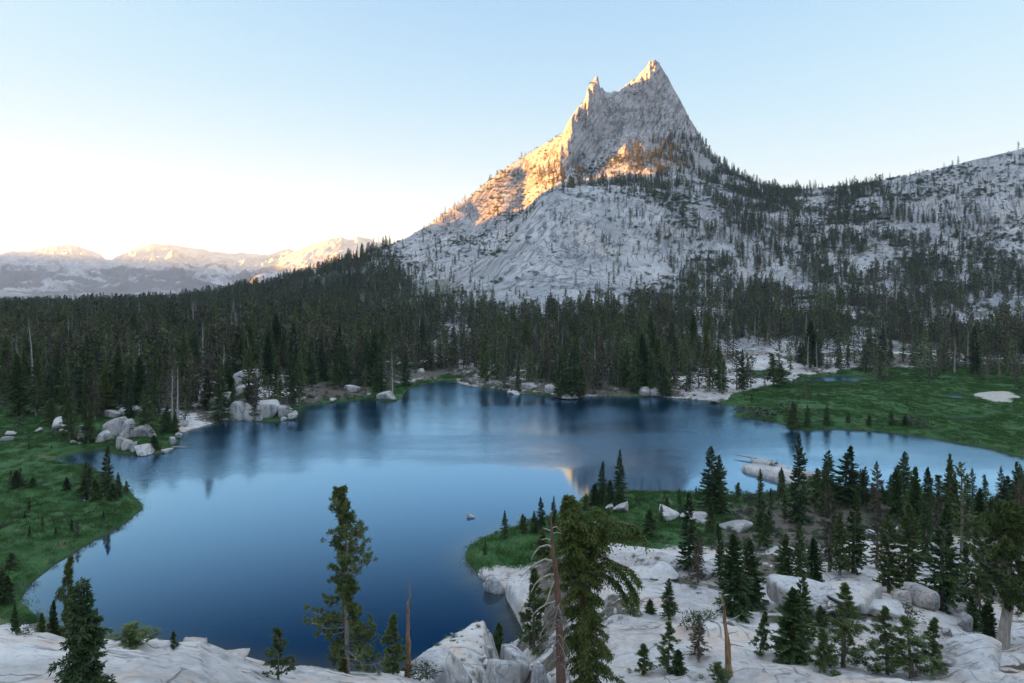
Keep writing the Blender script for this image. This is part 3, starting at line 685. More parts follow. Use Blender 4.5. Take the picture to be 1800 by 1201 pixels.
def conifer(seed, H, R, b0=.08, nb=110, m=7, bl=(.55, .16), droop=.35, shape=.85, gap=.2, trunk_r=.018, fol=M['pine'], bark=M['bark'], twig=2, stubs=8, lean=0., bare_top=0.):
    """layered conifer: trunk with whorled boughs of needle sprays"""
    rng = np.random.default_rng(seed); tp = trunk_pts(H, lean, rng)
    T = Geo(); C = Geo()
    tt = np.linspace(0, 1, 9); T.tube(tp, trunk_r * H * (1.15 - 1.1 * tt) + .008 * H ** .5, 6)
    i = np.arange(nb); t = ((i + rng.random(nb)) / nb) ** .92; zt = b0 + (1 - b0) * t * .99
    az = i * 2.39996 + rng.normal(size=nb) * .5
    lob = 1 + gap * np.sin(az * 2 + t * 9 + rng.random() * 6) + gap * np.sin(az + t * 17 + rng.random() * 6)
    ln = (R * np.clip(1 - t, 0, 1) ** shape * (.62 + .5 * rng.random(nb)) * lob * (.62 + .38 * np.clip(t / .12, 0, 1)) + .03 * R + .05)
    keep = rng.random(nb) > gap * .45
    el = -droop + (droop + .95) * t ** 1.6 + rng.normal(size=nb) * .12
    base = along(tp, zt)
    dirs = np.stack([np.cos(az) * np.cos(el), np.sin(az) * np.cos(el), np.sin(el)], -1)
    P_, D_, L_, tn = [], [], [], []
    for k in range(nb):
        if not keep[k]:
            continue
        sg = (np.arange(m) + rng.random(m)) / m; sg = .12 + .88 * sg
        p = base[k] + dirs[k] * (ln[k] * sg)[:, None]; p[:, 2] += (-.16 * np.sin(sg * 2.2) + .10 * sg ** 3) * ln[k]
        side = np.cross(dirs[k], [0, 0, 1.]); side /= max(np.linalg.norm(side), 1e-6)
        tb = rng.random()
        for q in range(twig):
            a = (1 if q % 2 else -1) * (.25 + .9 * rng.random(m)) * (1.05 - .5 * sg)
            d = dirs[k] * np.cos(a)[:, None] + side * np.sin(a)[:, None] + rng.normal(size=(m, 3)) * .22 + np.array([0, 0, .18 - droop * .35])
            P_.append(p); D_.append(d); L_.append(np.minimum(bl[0] * (1.1 - .35 * sg) * (.7 + .6 * rng.random(m)), .35 * ln[k] + .25 * bl[0])); tn.append(np.full(m, tb))
    P_ = np.concatenate(P_); D_ = np.concatenate(D_); L_ = np.concatenate(L_); tn = np.concatenate(tn)
    C.blades(P_, D_, L_, L_ * bl[1] / bl[0] * (1 + .6 * rng.random(len(L_))), rng, tn)
    # leader
    n = 10; tz = 1 - .05 * rng.random(n); C.blades(along(tp, tz), np.stack([rng.normal(size=n) * .5, rng.normal(size=n) * .5, np.ones(n)], -1), bl[0] * .7, bl[1] * .6, rng)
    for k in range(stubs):
        z0 = b0 * (.3 + .7 * rng.random()) + .25 * rng.random(); a = rng.random() * 6.28; l = R * (.3 + .4 * rng.random()); p0 = along(tp, np.array([z0]))[0]
        T.tube([p0, p0 + np.array([np.cos(a) * l * .6, np.sin(a) * l * .6, -.05 * l]), p0 + np.array([np.cos(a) * l, np.sin(a) * l, -.2 * l])], [.012 * H ** .5, .008 * H ** .5, .003], 3)
    return C.mesh('crown', fol), T.mesh('trunk', bark, True), H, R

def tufted_pine(seed, H, R, b0=.06, nb=85, tufts=6, blades=30, tl=.20, shape=.6, gap=.35, trunk_r=.017, fol=M['pine'], bark=M['bark'], up=.5, lean=0., top_round=.0, profile=None, forks=0):
    """open pine: up-curved limbs that carry needle tufts at their ends, limbs and stem showing between them"""
    rng = np.random.default_rng(seed); tp = trunk_pts(H, lean, rng, 11); T = Geo(); C = Geo()
    tt = np.linspace(0, 1, 11); T.tube(tp, trunk_r * H * (1.12 - 1.06 * tt) + .012, 8)
    P_, D_, tn = [], [], []
    def limb(p0, az, l, el, r0):
        s = np.linspace(0, 1, 6); bend = up * (.5 + .7 * rng.random())
        e = el + bend * s * 1.5
        w = rng.normal(size=6) * .18
        d = np.stack([np.cos(az + w) * np.cos(e), np.sin(az + w) * np.cos(e), np.sin(e)], -1)
        pts = p0 + np.concatenate([np.zeros((1, 3)), np.cumsum(d[1:] * l / 5, 0)])
        T.tube(pts, np.linspace(r0, r0 * .3, 6), 4)
        nt = max(2, int(tufts * (.5 + .6 * l / R)))
        tb = rng.random()
        for k in range(nt):
            f = 1 - .72 * (k / nt) ** 1.1 * (.8 + .3 * rng.random())
            q = along(pts, np.array([f]))[0]; dd = along(d, np.array([f]))[0]
            off = rng.normal(size=3) * np.array([.16, .16, .10]) * l * .9 + np.array([0, 0, .05 * l])
            tip = q + off * (1 if k else .2)
            if k: T.tube([q, (q + tip) / 2 - [0, 0, .02], tip], [r0 * .4, r0 * .3, r0 * .15], 3)
            ax = dd + off / max(np.linalg.norm(off), .01) * .6 + np.array([0, 0, .6]); ax /= np.linalg.norm(ax)
            r = rng.normal(size=(blades, 3)); r /= np.linalg.norm(r, axis=1, keepdims=True)
            dv = ax * .75 + r
            back = rng.random(blades) * .16
            P_.append(tip - ax * back[:, None] + r * .03); D_.append(dv); tn.append(np.full(blades, tb))
    i = np.arange(nb); t = ((i + rng.random(nb)) / nb)
    for k in range(nb):
        zt = b0 + (1 - b0) * t[k] * .985; az = k * 2.39996 + rng.normal() * .6
        pr = (1 - t[k]) ** shape if profile is None else np.interp(t[k], *profile)
        lob = 1 + gap * np.sin(az + t[k] * 11 + seed) + gap * .8 * np.sin(2 * az + t[k] * 23 + 2 * seed)
        l = max(.22, R * pr * (.65 + .45 * rng.random()) * lob)
        if rng.random() < gap * .35 and t[k] < .9: 
            if rng.random() < .5:
                p0 = along(tp, np.array([zt]))[0]; T.tube([p0, p0 + np.array([np.cos(az), np.sin(az), -.1]) * l * .4, p0 + np.array([np.cos(az), np.sin(az), -.25]) * l * .75], [.016, .012, .004], 3)
            continue
        limb(along(tp, np.array([zt]))[0], az, l, -.25 + .9 * t[k] ** 2 + rng.normal() * .12, .008 + .012 * l)
    for k in range(8): 
        q = along(tp, np.array([.94 + .06 * k / 7]))[0]; r = rng.normal(size=(blades, 3)); P_.append(np.repeat(q[None], blades, 0)); D_.append(r + [0, 0, .8]); tn.append(np.full(blades, rng.random()))
    P_ = np.concatenate(P_); D_ = np.concatenate(D_); tn = np.concatenate(tn); n = len(P_)
    C.blades(P_, D_, tl * (.7 + .6 * rng.random(n)), tl * .26, rng, tn)
    return C.mesh('crown', fol), T.mesh('trunk', bark, True), H, R

def drooping_bough(C, T, pts, r0, rng, dens=26, tw=.55, bl=(.20, .055), hang=.55, taper=.5):
    """a bough with side twigs hanging from it, covered in short needle sprays"""
    pts = np.asarray(pts, float); T.tube(pts, np.linspace(r0, r0 * .25, len(pts)), 4)
    ln = np.sum(np.linalg.norm(np.diff(pts, axis=0), axis=1)); n = max(4, int(dens * ln)); tb = rng.random()
    f = np.clip(.08 + .92 * (np.arange(n) + rng.random(n)) / n, 0, 1); q = along(pts, f); d = along(np.gradient(pts, axis=0), f); d /= np.linalg.norm(d, axis=1, keepdims=True)
    sd = np.cross(d, [0, 0, 1.]); sd /= np.maximum(np.linalg.norm(sd, axis=1, keepdims=True), 1e-6); sg = np.where(np.arange(n) % 2, 1, -1)[:, None]
    dv = d * .6 + sd * sg * (.3 + .9 * rng.random((n, 1))) + np.array([0, 0, -1.]) * (hang * (.4 + 1.1 * rng.random((n, 1)))) + rng.normal(size=(n, 3)) * .15
    dv /= np.linalg.norm(dv, axis=1, keepdims=True); l = tw * (1 - taper * f) * (.5 + .8 * rng.random(n)) * min(1, .4 + ln / 2)
    K = 7
    for k in range(K):
        s = (k + rng.random(n)) / K; p = q + dv * (l * s)[:, None]; p[:, 2] -= .12 * l * s * s
        bd = dv + rng.normal(size=(n, 3)) * .55 + np.array([0, 0, -.15])
        C.blades(p, bd, bl[0] * (.7 + .6 * rng.random(n)), bl[1], rng, np.full(n, tb))

def hemlock(seed, H, R, nb=90, b0=.02, shape=.75, profile=None, fol=M['fir'], bark=M['bark_red'], extra=(), lean_pts=None, top=1.0, **kw):
    rng = np.random.default_rng(seed); T = Geo(); C = Geo()
    tp = trunk_pts(H, 0, rng, 11) if lean_pts is None else np.asarray(lean_pts, float)
    T.tube(tp, np.linspace(.022 * H, .004 * H, len(tp)), 8)
    for k in range(nb):
        t = (k + rng.random()) / nb; az = k * 2.39996 + rng.normal() * .4; p0 = along(tp, np.array([b0 + (1 - b0) * t * .99]))[0]
        l = R * ((1 - t) ** shape if profile is None else np.interp(t, *profile)) * (.5 + .65 * rng.random()) * (1 + .3 * np.sin(az + t * 13)) + .10
        el = -.1 + .75 * t; s = np.linspace(0, 1, 5)[:, None]
        pts = p0 + np.array([np.cos(az) * np.cos(el), np.sin(az) * np.cos(el), np.sin(el)]) * l * s - np.array([0, 0, 1.]) * .38 * l * s ** 2
        drooping_bough(C, T, pts, .006 + .012 * l, rng, **kw)
    for e in extra: drooping_bough(C, T, e[0], e[1], rng, **{**kw, **e[2]})
    return C.mesh('crown', fol), T.mesh('trunk', bark, True), H, R

def bare_tree(seed, H, R, nb=40, b0=.25, bark=M['snag'], twigs=True, trunk_r=.02):
    rng = np.random.default_rng(seed); tp = trunk_pts(H, rng.normal() * .03 * H, rng); T = Geo(); C = Geo()
    T.tube(tp, trunk_r * H * (1.1 - 1.05 * np.linspace(0, 1, 9)) + .01, 6)
    nb = int(nb * 1.6)
    for k in range(nb):
        t = (k + rng.random()) / nb; az = rng.random() * 6.28; l = R * (1 - t) ** .6 * (.4 + .7 * rng.random()); p0 = along(tp, np.array([b0 + (1 - b0) * t * .97]))[0]
        el = .1 + .8 * t + rng.normal() * .2; d = np.array([np.cos(az) * np.cos(el), np.sin(az) * np.cos(el), np.sin(el)])
        pts = p0 + d * l * np.linspace(0, 1, 4)[:, None] + np.array([0, 0, 1]) * (.2 * l * np.linspace(0, 1, 4) ** 2)[:, None]
        T.tube(pts, np.linspace(.006 * H ** .7, .002, 4), 3)
        if twigs:
            n = 16; f = .3 + .7 * rng.random(n); C.blades(along(pts, f), d + rng.normal(size=(n, 3)) * .7 + [0, 0, .3], .25 * l + .1, .06, rng)
    return (C.mesh('crown', M['dead']) if twigs else None), T.mesh('trunk', bark, True), H, R

def shrub(seed, n=260, fol=M['shrub']):
    """low mound of leaves on a few stems, about 1 m high and 2 m wide"""
    rng = np.random.default_rng(seed); C = Geo(); T = Geo()
    for k in range(9):
        a = rng.random() * 6.28; r = .25 + .6 * rng.random(); h = (.45 + .5 * rng.random()) * (1.1 - .5 * r)
        tip = np.array([np.cos(a) * r, np.sin(a) * r, h]); T.tube([[0, 0, -.05], tip * [.5, .5, .6], tip], [.03, .02, .008], 3)
        m = n // 9; g = rng.normal(size=(m, 3)) * [.22, .22, .16]; p = tip + g; p[:, 2] = np.abs(p[:, 2])
        C.blades(p, g + [0, 0, .12] + rng.normal(size=(m, 3)) * .15, .20 + .12 * rng.random(m), .085, rng, np.full(m, rng.random()))
    return C.mesh('foliage', fol), T.mesh('stem', M['bark'], True), 1.0, 1.0

def place_tree(name, label, cat, shape, px, d, H, W=None, rz=0., group=None, z=None, tilt=0.):
    crown, trunk, H0, R0 = shape
    zz = gz(px, d) if z is None else z
    e = empty(name, ((px - CX) / F * d, d, zz - .08), rz); tag(e, label, cat, group)
    k = H / H0; w = (1.15 * W / (2 * R0)) if W else k
    e.rotation_euler[1] = tilt
    if crown: link('crown' if cat != 'shrub' else 'foliage', crown, e).scale = (w, w, k)
    link('trunk' if cat != 'shrub' else 'stem', trunk, e).scale = (w if cat == 'shrub' else (w + k) / 2, w if cat == 'shrub' else (w + k) / 2, k)
    return e

SHAPES = {}
def shp(key):
    if key in SHAPES: return SHAPES[key]
    kind, v = key[0], key[1:]; v = int(v or 0)
    if kind == 'p':   s = tufted_pine(100 + v, [9, 6, 5, 10][v % 4], [1.25, 1.15, .9, 1.5][v % 4], nb=[72, 46, 42, 62][v % 4], b0=[.06, .12, .1, .22][v % 4], shape=[.6, .42, .65, .5][v % 4], tufts=7, blades=26)
    elif kind == 'w': s = conifer(200 + v, 10, 1.55, b0=[.07, .1, .05, .12][v % 4], nb=150, m=11, bl=(.50, .14), droop=[.3, .2, .4, .1][v % 4], shape=[.8, .7, .9, .62][v % 4], gap=[.16, .24, .14, .3][v % 4], twig=3, fol=M['pine'] if v % 2 else M['fir'])
    elif kind == 'f': s = conifer(300 + v, 9, 1.9, b0=.02, nb=190, m=12, bl=(.44, .13), droop=.45, shape=.72, gap=.12, twig=4, fol=M['fir'], bark=M['bark_red'])
    elif kind == 'b': s = conifer(400 + v, 9, 1.5, b0=.12, nb=115, m=9, bl=(.48, .11), droop=.25, shape=.75, gap=.3, twig=3, fol=M['wood_b'], stubs=14)
    elif kind == 'o': s = conifer(500 + v, 10, 1.9, b0=.16, nb=58, m=9, bl=(.42, .11), droop=-.05, shape=.6, gap=.32, twig=3, fol=M['pine'], stubs=12)
    SHAPES[key] = s; return s

TREES = []      # every tree with a name of its own: (px, d, H)
def T_(key, px, top, base=None, d=None, w=None, label='', name='pine_tree', cat='tree', group=None, tilt=0.):
    if d is None: d = hit(px, base)
    z = gz(px, d); H = max(.8, Yz(d, top) - z)
    s = shp(key); rz = (px * 7.13) % 6.28
    place_tree(name, label, cat, s, px, d, H, w / F * d if w else None, rz, group, z, tilt)
    TREES.append((px, d, H))

# ------------------------------------------------------------------ the trees that stand out, one by one
def own(name, label, px, d, shape, cat='tree', H=None, rz=0.):
    z = gz(px, d); place_tree(name, label, cat, shape, px, d, H or shape[2], None, rz, None, z); TREES.append((px, d, H or shape[2]))
d = 39.; H = Yz(d, 857) - gz(610, d)
own('pine_tree', 'tall open pine with tufted boughs and pale stem rising before the dark lake', 610, d,
    tufted_pine(7, H, 1.62, b0=.03, nb=150, tufts=9, blades=34, tl=.17, gap=.42, trunk_r=.0135, bark=M['bark_pale'],
                profile=([0, .1, .25, .36, .43, .5, .58, .66, .74, .82, .9, .97, 1], [.85, 1, .98, .72, .55, .8, .98, .85, .68, .52, .42, .36, .2])))
d = hit(147, 1228, 16.); H = Yz(d, 1015) - gz(147, d)
own('fir_tree', 'dense dark fir with drooping layered boughs rising in front of the pale slab', 147, d,
    hemlock(5, H, .80, nb=130, shape=.8, dens=30, tw=.34, bl=(.13, .05), hang=.3))

def at(px, py, d): return np.array(P(px, py, d))
d = 36.5; x0 = (1024 - CX) / F * d; z0 = gz(1024, d); O = np.array([x0, d, z0])
def rel(px, py, dd=0.): return at(px, py, d + dd) - O
lp = [rel(1034, HY + F * (HC - z0) / d + 6), rel(1032, 1180), rel(1028, 1110), rel(1024, 1040), rel(1018, 980), rel(1013, 930), rel(1009, 900), rel(1006, 882), rel(997, 869)]
H = lp[-1][2] - lp[0][2]
ex = []
def bough(dd, r, pts, **kw): ex.append(([rel(px, py, dd * k / (len(pts) - 1)) for k, (px, py) in enumerate(pts)], r, kw))
big = dict(dens=60, tw=.8, hang=.85, taper=.25)
bough(-.4, .06, [(1040, 985), (1052, 940), (1060, 905), (1052, 890)], **big)
bough(.2, .05, [(1048, 950), (1064, 915), (1090, 916), (1118, 922), (1134, 946)], **big)
bough(.5, .05, [(1046, 960), (1072, 938), (1100, 935), (1125, 935)], **big)
bough(-.6, .05, [(1022, 985), (1050, 972), (1082, 986), (1108, 998), (1122, 1016)], **big)
bough(-.3, .05, [(1024, 1000), (1062, 985), (1095, 1005), (1112, 1028), (1120, 1048)], **big)
bough(.4, .05, [(1022, 1015), (1058, 1003), (1086, 1020), (1100, 1046)], **big)
bough(-.5, .04, [(1014, 960), (998, 954), (982, 958), (968, 968)], **{**big, 'tw': .45})
bough(-.2, .04, [(1014, 985), (996, 985), (978, 990), (962, 1004)], **{**big, 'tw': .5})
bough(.3, .03, [(1006, 884), (994, 884), (988, 892)], dens=30, tw=.2, hang=.8, taper=.2)
bough(.1, .03, [(1008, 900), (996, 902), (990, 910)], dens=30, tw=.25, hang=.8, taper=.2)
own('hemlock_tree', 'large drooping hemlock with nodding tip and long light green boughs over the granite', 1024, d,
    hemlock(9, H, 1.36, nb=210, b0=.0, profile=([0, .2, .45, .62, .72, .8, .9, 1], [.95, 1, .95, .9, .62, .38, .24, .06]), fol=M['hem'], bark=M['bark_red'], extra=ex, lean_pts=lp, dens=34, tw=.55, bl=(.17, .06), hang=.75))

# dying tree with a red-brown stem and curved bare limbs, left of the hemlock
d = 34.; x0 = (978 - CX) / F * d; z0 = gz(978, d); O = np.array([x0, d, z0]); T = Geo(); C = Geo(); rng = np.random.default_rng(3)
def limb(dd, r, pts, sides=5): T.tube([rel(px, py, dd * k / (len(pts) - 1)) for k, (px, py) in enumerate(pts)], np.linspace(r, r * .35, len(pts)), sides)
yb = HY + F * (HC - z0) / d
T.tube([rel(990, yb + 8), rel(986, 1190), rel(984, 1120), rel(981, 1060), rel(978, 1020), rel(975, 990), rel(971, 965), rel(970, 935), rel(968, 900)], [.27, .25, .20, .17, .15, .13, .10, .065, .025], 10)
S = Geo(); T0 = T; T = S
for dd, r, pts in ((-.4, .055, [(972, 962), (962, 958), (948, 962), (938, 974), (934, 984)]), (-.5, .06, [(976, 988), (958, 983), (943, 990), (928, 1002), (915, 1016)]), (-.3, .045, [(974, 985), (956, 984), (940, 994), (930, 1008)]),
    (-.5, .06, [(980, 1010), (966, 1010), (950, 1017), (940, 1028), (934, 1040)]), (.3, .035, [(970, 928), (978, 926), (986, 934)]), (.2, .035, [(970, 938), (980, 936), (986, 938)]), (-.2, .035, [(969, 934), (960, 930), (954, 928)]),
    (-.2, .035, [(970, 950), (960, 947), (951, 949)]), (-.6, .05, [(976, 1018), (968, 1036), (962, 1055), (957, 1066)]), (-.7, .045, [(982, 1055), (960, 1062), (945, 1072), (934, 1084)]), (-.8, .03, [(982, 1080), (966, 1092), (955, 1105), (948, 1122)])):
    limb(dd, r, pts)
for k in range(26):                                  # hanging grey twig sprays on the lower stem
    f = rng.random(); p0 = rel(983, 1060 + 110 * f, -.2); a = rng.random() * 6.28; l = .5 + .6 * rng.random(); e_ = np.array([np.cos(a) * l - .25, np.sin(a) * l * .7, -.5 * l])
    pts = p0 + e_ * np.linspace(0, 1, 5)[:, None] + np.array([0, 0, -.45 * l]) * (np.linspace(0, 1, 5) ** 2)[:, None]
    S.tube(pts, np.linspace(.022, .005, 5), 3); n = 34; ff = .2 + .8 * rng.random(n)
    C.blades(along(pts, ff), rng.normal(size=(n, 3)) * .5 + [0, 0, -.8], .28, .03, rng)
T = T0
e = empty('dead_tree', O); tag(e, 'dying tree with red-brown stem and curved bare grey limbs beside the drooping hemlock', 'dead tree')
link('trunk', T.mesh('trunk', M['bark_red'], True), e); link('limb', S.mesh('limb', M['bark_pale'], True), e); link('twigs', C.mesh('twigs', M['dead']), e)

# bare spike and twisted broken stem
def spike(px, top, d, r, label, mat, pts=None, forks=()):
    z = gz(px, d); h = Yz(d, top) - z; rng = np.random.default_rng(int(px)); G = Geo(); n = 14; t = np.linspace(0, 1, n)
    tw = np.stack([np.cumsum(rng.normal(size=n)) * .012 * h * t, np.cumsum(rng.normal(size=n)) * .012 * h * t, h * t], -1)
    G.tube(tw, r * (1.15 - 1.1 * t ** .8) * (1 + .12 * rng.normal(size=n)) + .008, 9)
    e = empty('snag', ((px - CX) / F * d, d, z - .1)); tag(e, label, 'dead tree')
    link('trunk', G.mesh('trunk', mat, True), e)
    for f, dx, dz, l in forks:
        B = Geo(); p0 = along(tw, np.array([f]))[0]; B.tube([p0, p0 + np.array([dx * .5, .1, dz * .3]) * l, p0 + np.array([dx, .1, dz]) * l], [.06, .04, .012], 5)
        link('branch', B.mesh('branch', M['snag'], True), e)
spike(717, 1022, 45, .22, 'bare brown spike of a dead pine in front of the lake', M['snag_o'])
spike(1281, 1036, 43.5, .24, 'twisted orange-brown broken stem with grey forked tip', M['snag_o'], None,
      [(.86, -.4, .9, .9), (.62, 1., .45, 1.0), (.50, .9, .1, .9), (.38, .9, -.2, 1.0), (.70, -.6, .3, .5)])

# gnarled pine at the edge: thick pale leaning stem
d = hit(1762, 1134); z0 = gz(1762, d); O = np.array([(1762 - CX) / F * d, d, z0]); H = Yz(d, 888) - z0
def gnarled():
    rng = np.random.default_rng(12)
    c, t, h, r = tufted_pine(31, H, 3.0, b0=.30, nb=170, tufts=10, blades=36, tl=.27, gap=.2, shape=.45, trunk_r=.008, bark=M['bark_pale'], fol=M['pine'])
    G = Geo(); G.tube([rel(1762, 1140), rel(1766, 1105), rel(1772, 1070), rel(1776, 1042), rel(1770, 1020), rel(1772, 985), rel(1768, 930)], [.52, .40, .36, .33, .24, .17, .06], 10)
    for pts in ([(1776, 1042), (1788, 1022), (1794, 1000), (1806, 985)], [(1774, 1050), (1764, 1030), (1760, 1008), (1748, 990)], [(1776, 1046), (1792, 1036), (1808, 1034)]):
        G.tube([rel(a, b, .3 * k) for k, (a, b) in enumerate(pts)], np.linspace(.17, .05, len(pts)), 6)
    e = empty('pine_tree', O); tag(e, 'old gnarled pine with thick pale bare stem beside the dirt patch', 'tree')
    link('crown', c, e); link('trunk', t, e); link('limb', G.mesh('limb', M['bark_pale'], True), e)
    TREES.append((1762, d, H))
gnarled()

